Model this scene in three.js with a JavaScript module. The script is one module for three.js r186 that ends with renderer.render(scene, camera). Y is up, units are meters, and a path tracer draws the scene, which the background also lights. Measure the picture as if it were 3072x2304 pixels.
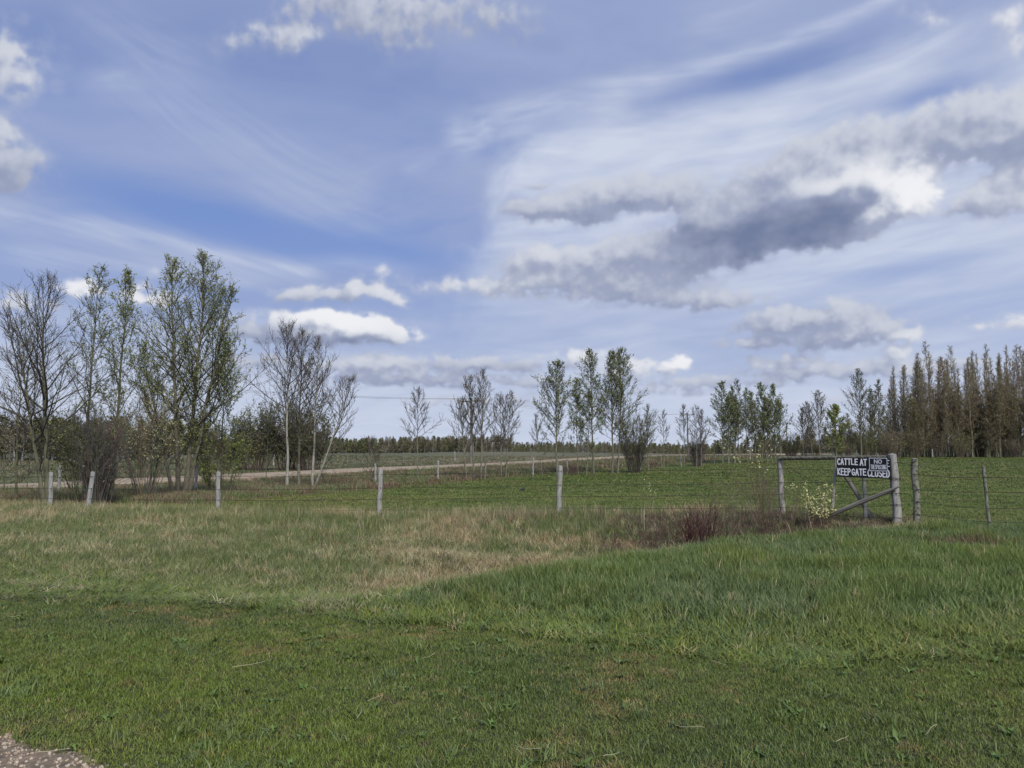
import * as THREE from 'three';
import { mergeGeometries } from 'three/addons/utils/BufferGeometryUtils.js';

// ---------------------------------------------------------------- camera, exposure, sun
const scene = new THREE.Scene();
const EYE = 1.62, PITCH = Math.atan(198 / 2305);
const camera = new THREE.PerspectiveCamera(2 * Math.atan(1152 / 2305) * 180 / Math.PI, 4 / 3, 0.1, 6000);
camera.position.set(0, EYE, 0);
camera.lookAt(0, EYE + Math.sin(PITCH), -Math.cos(PITCH));
const renderer = new THREE.WebGLRenderer({ antialias: true });
renderer.toneMapping = THREE.LinearToneMapping;
renderer.toneMappingExposure = 1.0;
renderer.shadowMap.enabled = true;
const sun = new THREE.DirectionalLight(new THREE.Color(1, 0.95, 0.85), 3.2);
sun.position.set(40, 105, 110);
sun.castShadow = true;
sun.shadow.radius = 20;
sun.shadow.mapSize.set(4096, 4096);
Object.assign(sun.shadow.camera, { left: -150, right: 150, top: 150, bottom: -150, near: 1, far: 500 });
scene.add(sun); scene.add(sun.target);

// ---------------------------------------------------------------- random numbers and noise
function rng(seed) { let a = seed >>> 0; return () => { a = (a + 0x6D2B79F5) | 0; let t = Math.imul(a ^ (a >>> 15), 1 | a); t = (t + Math.imul(t ^ (t >>> 7), 61 | t)) ^ t; return ((t ^ (t >>> 14)) >>> 0) / 4294967296; }; }
const lerp = (a, b, t) => a + (b - a) * t, clamp = (x, a = 0, b = 1) => Math.min(b, Math.max(a, x));
const sstep = (a, b, x) => { const t = clamp((x - a) / (b - a)); return t * t * (3 - 2 * t); };
const PERM = new Uint8Array(512), GX = new Float32Array(256), GY = new Float32Array(256);
{ const r = rng(77), p = [...Array(256).keys()]; for (let i = 255; i > 0; i--) { const j = Math.floor(r() * (i + 1)); [p[i], p[j]] = [p[j], p[i]]; }
  for (let i = 0; i < 512; i++) PERM[i] = p[i & 255];
  for (let i = 0; i < 256; i++) { const a = r() * Math.PI * 2; GX[i] = Math.cos(a); GY[i] = Math.sin(a); } }
function noise(x, y) {
  const fx = Math.floor(x), fy = Math.floor(y), dx = x - fx, dy = y - fy, X = fx & 255, Y = fy & 255;
  const u = dx * dx * dx * (dx * (dx * 6 - 15) + 10), v = dy * dy * dy * (dy * (dy * 6 - 15) + 10);
  const a = PERM[PERM[X] + Y], b = PERM[PERM[X + 1] + Y], c = PERM[PERM[X] + Y + 1], d = PERM[PERM[X + 1] + Y + 1];
  const n0 = GX[a] * dx + GY[a] * dy, n1 = GX[b] * (dx - 1) + GY[b] * dy, n2 = GX[c] * dx + GY[c] * (dy - 1), n3 = GX[d] * (dx - 1) + GY[d] * (dy - 1);
  return (n0 + u * (n1 - n0) + v * ((n2 + u * (n3 - n2)) - (n0 + u * (n1 - n0)))) * 1.5;
}
function fbm(x, y, o) { let s = 0, a = 0.5; for (let i = 0; i < o; i++) { s += a * noise(x, y); x = x * 2.03 + 17.3; y = y * 2.03 - 9.1; a *= 0.5; } return s; }
function billow(x, y, o) { let s = 0, a = 0.5; for (let i = 0; i < o; i++) { s += a * (0.62 - 1.7 * Math.abs(noise(x, y))); x = x * 2.07 + 5.3; y = y * 2.07 + 3.7; a *= 0.52; } return s; }
const srgb = (r, g, b) => { const c = new THREE.Color().setRGB(r / 255, g / 255, b / 255, THREE.SRGBColorSpace); return [c.r, c.g, c.b]; };
const mix3 = (a, b, t) => [a[0] + (b[0] - a[0]) * t, a[1] + (b[1] - a[1]) * t, a[2] + (b[2] - a[2]) * t];

// ---------------------------------------------------------------- sky: blue air, a veil of cirrus and drifting cumulus, by compass direction (degrees)
{
  // cumulus lobes: [azimuth, elevation, half width, half height, tilt, thickness, darkness of the base]
  const lobes = [
    [19.4, 15.9, 5.2, 1.7, 0.14, 1.5, 1], [23.6, 16.7, 2.8, 1.8, 0.1, 1.2, 0.85], [14.9, 15.9, 1.6, 0.8, -0.1, 0.9, 0.9], [27.8, 16.8, 1.5, 1.3, 0, 0.95, 0.02, 1], [25.4, 18.0, 2.2, 0.85, 0, 0.95, 0.05, 1], [22.4, 17.9, 1.8, 0.5, 0.1, 0.65, 0.1, 0.8], [26.2, 15.4, 1.9, 0.7, 0.35, 0.95, 0.08, 1],
    [21, 19.5, 4.5, 1.2, 0.15, 0.6, 0.42, 0.1], [27, 20.0, 5, 1.4, 0.05, 0.72, 0.45, 0.08], [33.5, 19.9, 4, 1.7, -0.05, 0.75, 0.45, 0.1], [38, 19.0, 4, 2.0, 0, 0.75, 0.45],
    [7.4, 18.2, 4.4, 1.15, 0.12, 0.85, 0.5, 0.05], [2.6, 17.6, 3.0, 0.7, 0, 0.75, 0.5, 0.05], [12, 18.3, 3, 1.0, 0.1, 0.6, 0.5], [1.2, 19.3, 1.3, 0.25, 0, 0.5, 0.6, 0],
    [1.6, 14.0, 2.0, 1.0, 0, 0.75, 0.35], [5.2, 14.0, 2.6, 1.0, -0.05, 0.7, 0.45], [9.2, 14.4, 2.6, 1.0, 0.05, 0.8, 0.5], [13.3, 13.6, 3.2, 1.0, 0.05, 0.7, 0.6],
    [6.2, 12.2, 3.4, 1.1, -0.15, 0.55, 0.42], [11, 11.6, 3.6, 1.1, -0.1, 0.62, 0.5], [15.6, 10.8, 3.2, 0.6, 0, 0.55, 0.5], [2.4, 11.8, 3, 0.9, -0.1, 0.4, 0.38],
    [-14.2, 11.2, 3.1, 0.6, 0, 0.66, 0.42, 0.15], [-11.4, 11.8, 1.7, 0.6, 0, 0.42, 0.3, 0.3], [-9.4, 11.1, 1.8, 0.5, -0.2, 0.46, 0.3, 0.4], [-3, 12.0, 4.5, 0.7, 0, 0.42, 0.26], [-10, 12.9, 1.3, 0.4, 0, 0.3, 0.2],
    [-12.6, 9.2, 3.8, 0.5, -0.1, 0.68, 0.2, 1], [-17, 8.6, 3.2, 0.85, 0, 0.6, 0.62], [-9.6, 8.6, 2.2, 0.6, -0.1, 0.75, 0.35], [-14.4, 8.3, 4.6, 0.55, 0.03, 0.7, 0.7, 0.05],
    [-9.4, 6.35, 3.5, 0.55, 0, 0.75, 0.44], [-11.6, 6.1, 2.2, 0.4, 0, 0.5, 0.5], [-1.4, 6.3, 4.4, 0.45, 0, 0.75, 0.58], [-9, 5.2, 6.5, 0.45, 0, 0.7, 0.62], [2, 5.0, 4.4, 0.34, 0, 0.6, 0.55], [-2, 3.6, 7, 0.4, 0, 0.45, 0.4], [-18, 6.2, 3, 0.5, 0, 0.6, 0.55], [9, 4.2, 5, 0.3, 0, 0.5, 0.5], [28, 5.2, 5, 0.4, 0, 0.55, 0.5], [27, 3.4, 7, 0.3, 0, 0.45, 0.45],
    [22, 9.2, 3.2, 0.75, 0.06, 0.66, 0.52], [18.9, 8.9, 2.6, 0.65, 0, 0.55, 0.52], [24.2, 8.3, 3, 0.6, 0, 0.6, 0.5], [22.2, 7.5, 3.5, 0.65, 0, 0.6, 0.5], [17.4, 7.7, 2.6, 0.35, 0, 0.4, 0.45],
    [27.3, 7.5, 1.2, 0.42, 0.1, 0.55, 0.2], [27.2, 6.55, 1.1, 0.34, 0.1, 0.6, 0.2], [33, 8.2, 1.6, 0.42, 0, 0.7, 0.25],
    [12.4, 6.25, 0.8, 0.5, 0, 0.62, 0.05, 0.8], [9.6, 5.9, 2.6, 0.6, 0, 0.55, 0.2], [5.2, 7.0, 2.2, 0.55, 0, 0.55, 0.15], [16, 4.8, 5, 0.34, 0, 0.65, 0.55], [23, 5.6, 5.4, 0.42, 0, 0.7, 0.55], [19, 6.3, 3, 0.3, 0, 0.5, 0.5],
    [-35.5, 24.6, 3.4, 1.1, 0, 0.36, 0.3, 0.12], [-35.2, 22.6, 2.9, 1.3, 0, 0.5, 0.25, 0.25], [-35.2, 17.4, 3.0, 1.6, 0, 0.75, 0.5, 0], [-35.2, 20.0, 1.8, 0.7, 0, 0.32, 0.3, 0.15],
    [-13.4, 30.6, 4.6, 2.0, 0.3, 0.52, 0.3, 0.12], [-9.0, 29.6, 3.0, 1.6, 0, 0.4, 0.3, 0.05], [-2.2, 30.2, 5, 1.5, 0, 0.4, 0.4, 0], [-20, 27.4, 3, 0.9, 0.3, 0.28, 0.3, 0.1], [-17, 27.6, 2.6, 0.8, 0.3, 0.22, 0.2],
    [-30, 10.5, 1.3, 0.5, 0.05, 0.56, 0.1, 0.6], [-25.4, 10.3, 2.2, 0.6, 0, 0.48, 0.14, 0.5], [-33.5, 9.2, 2.5, 0.6, 0, 0.45, 0.3], [33.4, 16.4, 1.8, 0.9, 0.3, 0.62, 0.2], [32.6, 15.2, 3, 0.8, 0, 0.5, 0.4], [34.3, 25.2, 1.6, 1.4, -0.3, 0.4, 0.15], [29.2, 27, 1.6, 0.9, -0.2, 0.32, 0.1],
    [-24, 12.0, 2.2, 0.4, 0, 0.3, 0.2],
  ];
  const r = rng(4242);
  for (let i = 0; i < 330; i++) {                                    // the same kind of clouds round the rest of the sky
    const az = (r() * 2 - 1) * 180, el = 3.5 + 50 * Math.pow(r(), 1.5), w = (1.2 + 3.2 * r()) * (0.8 + el / 50), big = r();
    if (Math.abs(az) < 43 && el < 37) { r(); r(); continue; }
    lobes.push([az, el, w, w * lerp(0.16, 0.55, clamp(el / 35)) * (0.7 + 0.6 * r()), (r() - 0.5) * 0.2, 0.4 + 0.5 * big, 0.2 + 0.6 * r() * big]);
  }
  // cirrus: streaks along curves [points], half width, strength
  const streaks = [
    [[[-6, 21.9], [-3.2, 22.9], [-1.4, 23.6], [4.2, 25.3], [11.8, 26.1], [19.1, 27.3], [23.6, 27.9], [28.2, 28.8], [34, 30.5]], [1.2, 1.5, 1.3, 0.85, 0.65, 0.55, 0.5, 0.4, 0.4], 0.42],
    [[[-1.7, 16.6], [-1.4, 18.2], [-0.6, 20.4], [0.9, 21.7], [5.5, 22.2], [11.8, 22.5], [21.2, 23.4], [27.7, 24.8], [34.7, 27.4]], [0.7, 0.8, 0.8, 0.8, 1.1, 1.5, 1.6, 1.2, 1], 0.36],
    [[[-40, 13.5], [-34.3, 14.6], [-28.7, 14.4], [-22.5, 13.7], [-16.1, 12.8], [-13, 12.3]], [0.9, 0.9, 0.9, 0.8, 0.7, 0.5], 0.42],
    [[[-37, 12.4], [-30, 12.2], [-22, 12.3], [-15, 11.7]], [0.8, 0.9, 0.8, 0.7], 0.28],
    [[[13, 10.2], [20, 11.8], [27, 13.1], [38, 13.6]], [0.8, 1.0, 0.9, 0.8], 0.34],
    [[[24, 10.2], [30, 11.2], [38, 12.4]], [0.7, 0.6, 0.6], 0.3],
    [[[-9, 20.2], [-7, 20.6], [-4.5, 21.6]], [0.5, 0.6, 0.7], 0.16], [[[-30, 26], [-24, 22.5], [-16, 19.5], [-8, 17.6]], [1.6, 2.2, 2.2, 1.5], 0.16], [[[-33, 28], [-26, 26], [-20, 25.5]], [1.2, 1.6, 1.2], 0.14], [[[-22, 18.6], [-14, 17], [-6, 16]], [1.2, 1.4, 1.2], 0.14], [[[-20, 12.9], [-12, 13.6], [-5, 13.2]], [0.5, 0.6, 0.5], 0.2], [[[11, 28.5], [17, 29.6], [24, 31]], [1.2, 1.2, 1], 0.14], [[[-31, 22.5], [-28, 24], [-25.5, 24.8]], [0.7, 0.9, 0.7], 0.16],
  ];
  for (let i = 0; i < 26; i++) {
    const a = 44 + r() * 272, e = 8 + 40 * r(), l = 8 + 14 * r(), k = (r() - 0.5) * 0.5, w = 0.6 + 0.9 * r();
    streaks.push([[[a - l, e - l * k], [a, e + 1], [a + l, e + l * k]].map(([x, y]) => [((x + 180) % 360 + 360) % 360 - 180, y]), [w, w * 1.2, w], 0.2 + 0.25 * r()]);
  }
  for (const s of streaks) if (s[0].some(([x], i) => i && Math.abs(x - s[0][i - 1][0]) > 180)) s[0] = s[0].map(([x, y]) => [x < 0 ? x + 360 : x, y]);
  const BIN = 120, bins = Array.from({ length: BIN }, () => []);
  for (const l of lobes) { const bright = l[7] ?? clamp(1 - l[6] * 1.7) * 0.5; l[7] = Math.cos(l[4]); l[8] = Math.sin(l[4]); l[9] = bright; l[2] *= 1.1; l[3] *= 1.3; l[5] *= 1.15; for (let b = 0; b < BIN; b++) { let d = Math.abs((b + 0.5) * 360 / BIN - 180 - l[0]); d = Math.min(d, 360 - d); if (d < l[2] * 2.2 + 4) bins[b].push(l); } }
  const near = (a, b) => { let d = a - b; if (d > 180) d -= 360; else if (d < -180) d += 360; return d; };
  const out2 = [0, 0, 0, 0];
  function mass(az, el, o) {                                          // thickness of cumulus and how dark its underside is
    const fl = (el * 1.6 + 17 * Math.log(el + 6)) * 0.45, wx = fbm(az * 0.22 + 3, fl * 0.24, 3) * 1.5, wy = fbm(az * 0.25 + 40, fl * 0.25 + 9, 3) * (0.5 + el * 0.03);
    const x0 = az + wx, y0 = el + wy; let s = 0, dk = 0, br = 0, ws = 1e-6;
    const a2 = ((az + 180) % 360 + 360) % 360, list = bins[Math.floor(a2 / 360 * BIN) % BIN];
    for (const l of list) {
      const dx = near(x0, l[0]), dy = y0 - l[1], u = (dx * l[7] + dy * l[8]) / l[2]; let v = (dy * l[7] - dx * l[8]) / l[3];
      if (v < 0) v *= 1.25;
      const q = u * u + v * v; if (q > 4.5) continue;
      let g = l[5] * Math.exp(-q * 1.1); s += g; g *= 0.7 + 0.9 * l[6] * l[6] + 0.8 * l[9]; dk += g * (l[6] * (l[6] > 0.8 ? sstep(1.3, -0.2, v) : sstep(1.3, -0.6, v))); br += g * l[9]; ws += g;
    }
    const n = billow(az * 0.42 + 11, fl * 0.44, o) * 0.85 + fbm(az * 0.95, fl * 1.0 + 20, Math.max(2, o - 1)) * 0.75;
    out2[0] = s * 1.35 + (n - 0.06) * Math.min(0.85, s * 1.9) * (1 + 0.75 * sstep(14, 7, el)) - 0.2; out2[1] = dk / ws; out2[2] = br / ws; out2[3] = s; return out2;
  }
  const cBlue = srgb(111, 143, 205), cDeep = srgb(104, 128, 184), cLow = srgb(187, 198, 222), cVeil = srgb(207, 215, 232), cLav = srgb(155, 169, 207);
  const cLit = srgb(246, 246, 248), cMid = srgb(193, 199, 214), cGrey = srgb(152, 161, 188), cDark = srgb(100, 114, 148);
  function colourAt(az, el) {
    const dome = sstep(6, 34, el);
    let c = mix3(cLow, mix3(cBlue, cDeep, sstep(14, 30, el)), sstep(-1, 17, el) * 0.94);
    // thin sheet
    const kx = Math.sin(az * Math.PI / 180) / (Math.sin(Math.max(el, 1) * Math.PI / 180) + 0.12), kz = Math.cos(az * Math.PI / 180) / (Math.sin(Math.max(el, 1) * Math.PI / 180) + 0.12);
    const w = fbm(kx * 0.9 + 2, kz * 0.9, 4), sheet = fbm(kx * 0.75 + w * 1.2 + 7, kz * 2.1 + w * 0.9, 6), fine = fbm(kx * 2.2 - kz * 1.2 + w * 2, kz * 9 + kx * 3 + w * 3, 4);
    let lav = clamp(0.8 + sheet * 1.0 + fine * 0.16) * sstep(3, 14, el) * 0.97;
    // clearer blue in two rifts
    const rift = (a, e, ra, re, t) => { const dx = near(az, a), dy = el - e - dx * t; return Math.exp(-(dx * dx) / (ra * ra) - (dy * dy) / (re * re)); };
    const rift0 = clamp(rift(-24, 16.2, 11, 1.9, -0.16) + rift(-11, 14.4, 10, 1.6, -0.08) + rift(19, 25.6, 9, 1.2, 0.1) + rift(29, 22.6, 4.5, 0.9, 0.05) + 0.8 * rift(27, 12.0, 6, 0.9, 0.05) + 0.6 * rift(-34, 12, 7, 2.2, 0) + 0.5 * rift(-4, 10.2, 4, 0.8, 0));
    const rift1 = sstep(0.12, 0.4, fbm(az * 0.045 + 31, el * 0.11, 3)) * sstep(40, 55, Math.abs(az));
    lav *= 1 - 0.85 * Math.max(rift0, rift1);
    c = mix3(c, cLav, lav);
    // white sheet
    const inW = sstep(-3.4, 1.6, az + fbm(el * 0.3 + 5, az * 0.25, 4) * 3.2 - Math.max(0, el - 20) * 0.9 + Math.max(0, 17 - el) * 0.5) * sstep(27.5, 20, el + fbm(az * 0.2, el * 0.4, 3) * 2.5 - Math.max(0, az - 3) * 0.035) * (1 - sstep(60, 90, az)) * sstep(3, 15, el);
    const lowW = sstep(11.5, 4, el + fbm(az * 0.09, el * 0.3 + 4, 3) * 7), away = sstep(0.0, 0.45, fbm(az * 0.03 + 8, el * 0.06 + 2, 3)) * sstep(45, 70, Math.abs(az)) * sstep(50, 30, el);
    const st = fbm(az * 0.16 + el * 0.06 + w, el * 1.15 - az * 0.13 + w * 2, 5);
    let white = clamp(Math.max(inW * (0.66 + 0.1 * sstep(12, 20, el)), lowW * 0.55, away * 0.6) + st * 0.42 * Math.max(inW, lowW, away)) * (1 - 0.75 * rift0);
    for (const [p, wd, k] of streaks) {
      let best = 1e9, al = 0, sd = 0, wi = 1;
      for (let i = 0; i + 1 < p.length; i++) {
        const ax = p[i][0], ay = p[i][1], bx = p[i + 1][0] - ax, by = p[i + 1][1] - ay; let px = az - ax; if (px < -180) px += 360; if (px > 250) px -= 360;
        if (Math.abs(px) > 40) continue;
        const py = el - ay, t = clamp((px * bx + py * by) / (bx * bx + by * by)), ex = px - t * bx, ey = py - t * by, q = ex * ex + ey * ey;
        if (q < best) { best = q; al = i + t; wi = lerp(wd[i], wd[i + 1], t); sd = Math.sqrt(q) * Math.sign(ey); }
      }
      if (best > wi * wi * 7) continue;
      const jag = fbm(al * 1.1 + p[0][0], sd * 1.6 + az * 0.2, 4), g = Math.exp(-best / (wi * wi)) * sstep(0, 0.8, al) * sstep(p.length - 1, p.length - 1.8, al);
      white = clamp(white + k * g * clamp(0.85 + 1.1 * jag, 0, 1.4) * (1 - white * 0.6));
    }
    c = mix3(c, cVeil, clamp(white, 0, 0.94));
    // cumulus
    const m = mass(az, el, 6), D = m[0], dark = m[1], bright = m[2], body = m[3];
    if (D > -0.14) {
      const m2 = mass(az + 0.55, el + 0.5 + el * 0.012, 4)[0], m3 = mass(az + 1.3, el + 1.2, 3)[0];
      const soft = lerp(0.62, 0.2, sstep(0.35, 1.2, body)) + 0.1 * dome, al = sstep(-0.1, soft, D) * (0.7 + 0.3 * sstep(0.15, 0.7, D));
      const edge = clamp(0.4 + 0.42 * Math.tanh((D - m2) * 1.1) + 0.3 * Math.tanh((D - m3) * 0.7)), thick = sstep(0.0, 1.3, D);
      const lit = clamp(0.1 + edge * (0.55 + 0.75 * bright) + 0.22 * bright - dark * 0.42 - 0.1 * thick);
      let cc = mix3(cGrey, cMid, sstep(-0.1, 0.55, lit)); cc = mix3(cc, cLit, sstep(0.25, 1.05, lit) * (0.55 + 0.45 * bright));
      cc = mix3(cc, cDark, clamp(sstep(0.25, 1.2, dark + 0.4 * fbm(az * 0.5, el * 0.8, 5)) * thick * (1 - lit * 0.9) * 0.9));
      const far = sstep(7, 1, el); cc = mix3(cc, cLow, far * 0.25);
      c = mix3(c, cc, al * (0.96 - 0.15 * far));
    }
    return c;
  }
  const W = 4096, H = 2048, data = new Float32Array(W * H * 4);
  const azOf = (col) => { let a = ((col + 0.5) / W - 0.25) * 360; return a > 180 ? a - 360 : a; };
  const full = (az, el) => { if (Math.abs(az) < 165) return colourAt(az, el); const t = sstep(165, 180, Math.abs(az)) * 0.5; return mix3(colourAt(az, el), colourAt(az - 360 * Math.sign(az), el), t); };
  const put = (row, col, c) => { const o = (row * W + (col % W)) * 4; data[o] = c[0]; data[o + 1] = c[1]; data[o + 2] = c[2]; data[o + 3] = 1; };
  const get = (row, col) => { const o = (row * W + (col % W)) * 4; return [data[o], data[o + 1], data[o + 2]]; };
  const S = 8;
  for (let row = H / 2; row <= H - 1; row += S) for (let col = 0; col < W; col += S) put(row, col, full(azOf(col), (row + 0.5 - H / 2) / H * 180));
  for (let row = H / 2; row < H; row++) {
    const el = (row + 0.5 - H / 2) / H * 180, r0 = Math.min(H - S, H / 2 + Math.floor((row - H / 2) / S) * S), r1 = Math.min(H - S, r0 + S), v = clamp((row - r0) / S);
    for (let col = 0; col < W; col++) {
      const az = azOf(col);
      if (Math.abs(az) < 44 && el < 40) { if ((row - H / 2) % S || col % S) put(row, col, colourAt(az, el)); continue; }
      if ((row - H / 2) % S === 0 && col % S === 0) continue;
      const c0 = Math.floor(col / S) * S, u = (col - c0) / S;
      put(row, col, mix3(mix3(get(r0, c0), get(r0, c0 + S), u), mix3(get(r1, c0), get(r1, c0 + S), u), v));
    }
  }
  for (let row = 0; row < H / 2; row++) for (let col = 0; col < W; col++) put(row, col, [0.16, 0.2, 0.17]);
  const tex = new THREE.DataTexture(data, W, H, THREE.RGBAFormat, THREE.FloatType);
  tex.mapping = THREE.EquirectangularReflectionMapping; tex.minFilter = tex.magFilter = THREE.LinearFilter; tex.needsUpdate = true;
  scene.background = tex; scene.environment = tex;
  console.log('sky done');
}
// ---------------------------------------------------------------- helpers for objects
const taken = {};
function numbered(name) { const n = taken[name] ?? 0; taken[name] = n + 1; return n ? name + '_' + String(n).padStart(3, '0') : name; }
function tag(o, label, category, group) { o.userData.label = label; o.userData.category = category; if (group) o.userData.group = group; return o; }
function lit(o) { o.traverse((m) => { if (m.isMesh) { m.castShadow = true; m.receiveShadow = true; } }); return o; }
function base(name, x, y, d, turn = 0) { const g = new THREE.Group(); g.name = numbered(name); g.position.set(x, y, -d); g.rotation.y = turn; scene.add(g); return g; }
const tableAt = (t, x) => { if (x <= t[0][0]) return t[0][1]; for (let i = 1; i < t.length; i++) if (x <= t[i][0]) { const k = (x - t[i - 1][0]) / (t[i][0] - t[i - 1][0]); return lerp(t[i - 1][1], t[i][1], k); } return t[t.length - 1][1]; };
const V = (x, y, z) => new THREE.Vector3(x, y, z);

class Geo {                                                            // collects tubes and leaves into one geometry
  constructor() { this.p = []; this.n = []; this.c = []; this.u = []; this.i = []; }
  tube(pts, radii, sides, col, cap = false) {
    const t = V(), a = V(), b = V(), ref = V(), first = this.p.length / 3; let len = 0;
    for (let k = 0; k < pts.length; k++) {
      t.subVectors(pts[Math.min(k + 1, pts.length - 1)], pts[Math.max(k - 1, 0)]).normalize();
      if (k) len += pts[k].distanceTo(pts[k - 1]);
      ref.set(Math.abs(t.x) < 0.8 ? 1 : 0, 0, Math.abs(t.x) < 0.8 ? 0 : 1); a.crossVectors(t, ref).normalize(); b.crossVectors(t, a);
      const ring = cap ? sides + 1 : sides;
      for (let s = 0; s < ring; s++) {
        const w = s / sides * Math.PI * 2, cx = Math.cos(w), sx = Math.sin(w), nx = a.x * cx + b.x * sx, ny = a.y * cx + b.y * sx, nz = a.z * cx + b.z * sx, r = radii[k] * (cap && cap.rough ? 1 + cap.rough * noise(w * 1.3 + 7 * cap.seed, len * 2.5 + cap.seed) : 1);
        this.p.push(pts[k].x + nx * r, pts[k].y + ny * r, pts[k].z + nz * r); this.n.push(nx, ny, nz); this.c.push(col[0], col[1], col[2]); this.u.push(s / sides, len);
      }
    }
    const ring = cap ? sides + 1 : sides;
    for (let k = 0; k + 1 < pts.length; k++) for (let s = 0; s < sides; s++) {
      const q = first + k * ring, s2 = cap ? s + 1 : (s + 1) % sides;
      this.i.push(q + s, q + s2, q + ring + s, q + s2, q + ring + s2, q + ring + s);
    }
    if (cap) {                                                         // close the end
      const e = pts[pts.length - 1], l = first + (pts.length - 1) * ring, c0 = this.p.length / 3; t.subVectors(e, pts[pts.length - 2]).normalize();
      const rise = cap.dome ?? 0.01; this.p.push(e.x + t.x * rise, e.y + t.y * rise, e.z + t.z * rise); this.n.push(t.x, t.y, t.z); this.c.push(...col); this.u.push(0.5, len);
      for (let s = 0; s < sides; s++) { this.p.push(this.p[(l + s) * 3], this.p[(l + s) * 3 + 1], this.p[(l + s) * 3 + 2]); this.n.push(t.x, t.y, t.z); this.c.push(...col); this.u.push(0.5 + 0.4 * Math.cos(s), len + 0.05 * Math.sin(s)); }
      for (let s = 0; s < sides; s++) this.i.push(c0, c0 + 1 + s, c0 + 1 + (s + 1) % sides);
    }
    return this;
  }
  leaf(x, y, z, size, r, col, slim = 0.62) {                           // a pointed leaf folded along its rib
    const th = r() * Math.PI * 2, ph = Math.acos(2 * r() - 1), dx = Math.sin(ph) * Math.cos(th), dy = Math.cos(ph) * 0.8 - 0.15, dz = Math.sin(ph) * Math.sin(th);
    const t2 = r() * Math.PI * 2; let ex = Math.cos(t2), ey = r() - 0.5, ez = Math.sin(t2); const dt = ex * dx + ey * dy + ez * dz; ex -= dt * dx; ey -= dt * dy; ez -= dt * dz;
    const el = Math.hypot(ex, ey, ez) || 1, w = size * slim * 0.5; ex *= w / el; ey *= w / el; ez *= w / el;
    const nx = (dy * ez - dz * ey) / w, ny = (dz * ex - dx * ez) / w, nz = (dx * ey - dy * ex) / w, q = this.p.length / 3, s = size;
    this.p.push(x, y, z, x + dx * s * 0.45 + ex, y + dy * s * 0.45 + ey, z + dz * s * 0.45 + ez, x + dx * s * 0.45 - ex, y + dy * s * 0.45 - ey, z + dz * s * 0.45 - ez, x + dx * s, y + dy * s, z + dz * s);
    for (let k = 0; k < 4; k++) { this.n.push(nx, ny, nz); this.c.push(col[0], col[1], col[2]); this.u.push(0, 0); }
    this.i.push(q, q + 2, q + 1, q + 1, q + 2, q + 3);
  }
  get tris() { return this.i.length / 3; }
  build(color = true) {
    const g = new THREE.BufferGeometry();
    g.setAttribute('position', new THREE.Float32BufferAttribute(this.p, 3)); g.setAttribute('normal', new THREE.Float32BufferAttribute(this.n, 3));
    if (color) g.setAttribute('color', new THREE.Float32BufferAttribute(this.c, 3));
    g.setAttribute('uv', new THREE.Float32BufferAttribute(this.u, 2)); g.setIndex(this.i); return g;
  }
  mesh(name, material, parent) { const m = new THREE.Mesh(this.build(!!material.vertexColors), material); m.name = name; m.castShadow = m.receiveShadow = true; if (parent) parent.add(m); return m; }
}
function texture(w, h, f, srgbSpace = true) {                          // f(u, v, out) fills linear colours
  const data = new Uint8Array(w * h * 4), o = [0, 0, 0];
  for (let y = 0; y < h; y++) for (let x = 0; x < w; x++) { f(x / w, y / h, o); for (let k = 0; k < 3; k++) { const v = clamp(o[k]); data[(y * w + x) * 4 + k] = 255 * (srgbSpace ? (v < 0.0031308 ? v * 12.92 : 1.055 * Math.pow(v, 1 / 2.4) - 0.055) : v); } data[(y * w + x) * 4 + 3] = 255; }
  const t = new THREE.DataTexture(data, w, h); t.wrapS = t.wrapT = THREE.RepeatWrapping; t.magFilter = THREE.LinearFilter; t.minFilter = THREE.LinearMipmapLinearFilter; t.generateMipmaps = true; if (srgbSpace) t.colorSpace = THREE.SRGBColorSpace; t.needsUpdate = true; return t;
}
const ringNoise = (u, v, k, m, o) => { const a = u * Math.PI * 2, s = k / (2 * Math.PI); return fbm(Math.cos(a) * s + 50 + v * m * 0.31, Math.sin(a) * s + v * m, o); };   // joins up round u
const tileNoise = (u, v, k, o) => { const bu = sstep(0.75, 1, u), bv = sstep(0.75, 1, v), f = (a, b) => fbm(a * k, b * k, o); return lerp(lerp(f(u, v), f(u - 1, v), bu), lerp(f(u, v - 1), f(u - 1, v - 1), bu), bv); };

// ---------------------------------------------------------------- the lie of the land (d = metres ahead of the camera)
const crestT = [[-9, 8.9], [-5.5, 8.4], [-3, 7.9], [-1.7, 7.8], [-0.15, 9.4], [2.4, 12], [4.5, 13.6], [7.9, 15.4], [12, 16.6], [20, 17]];
const fenceT = [[-40, 32], [-19, 24.9], [-13.84, 23.2], [-12.34, 22.6], [-8.17, 21.5], [-3.47, 20.3], [1.19, 19.6], [6.44, 18.5], [8.13, 16.4], [9.57, 15.6], [14, 14.6], [22, 13.4]];
const fenceHT = [[-14, -0.17], [-3.5, -0.18], [1.2, -0.07], [6.4, 0.06], [9, 0.03], [20, 0.0]];
const ditchT = [[-12, 0.1], [-8, 0.14], [-4, 0.24], [-1, 0.5], [2, 0.62], [4.5, 0.55], [6, 0.34], [7.5, 0.1], [9, 0]];
const farT = [[20, -0.1], [24, -0.17], [30, -0.22], [40, -0.45], [50, -0.33], [60, -0.22], [80, -0.1], [95, 0.05], [118, 0.42], [150, 0.42], [250, 0.2], [400, -1], [4000, -6]];
const roadC = [[-120, -122], [-60, -20], [-25.5, 39], [-18.5, 51], [-7.6, 72.5], [12, 108], [37, 152], [90, 242], [250, 520]];
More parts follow.
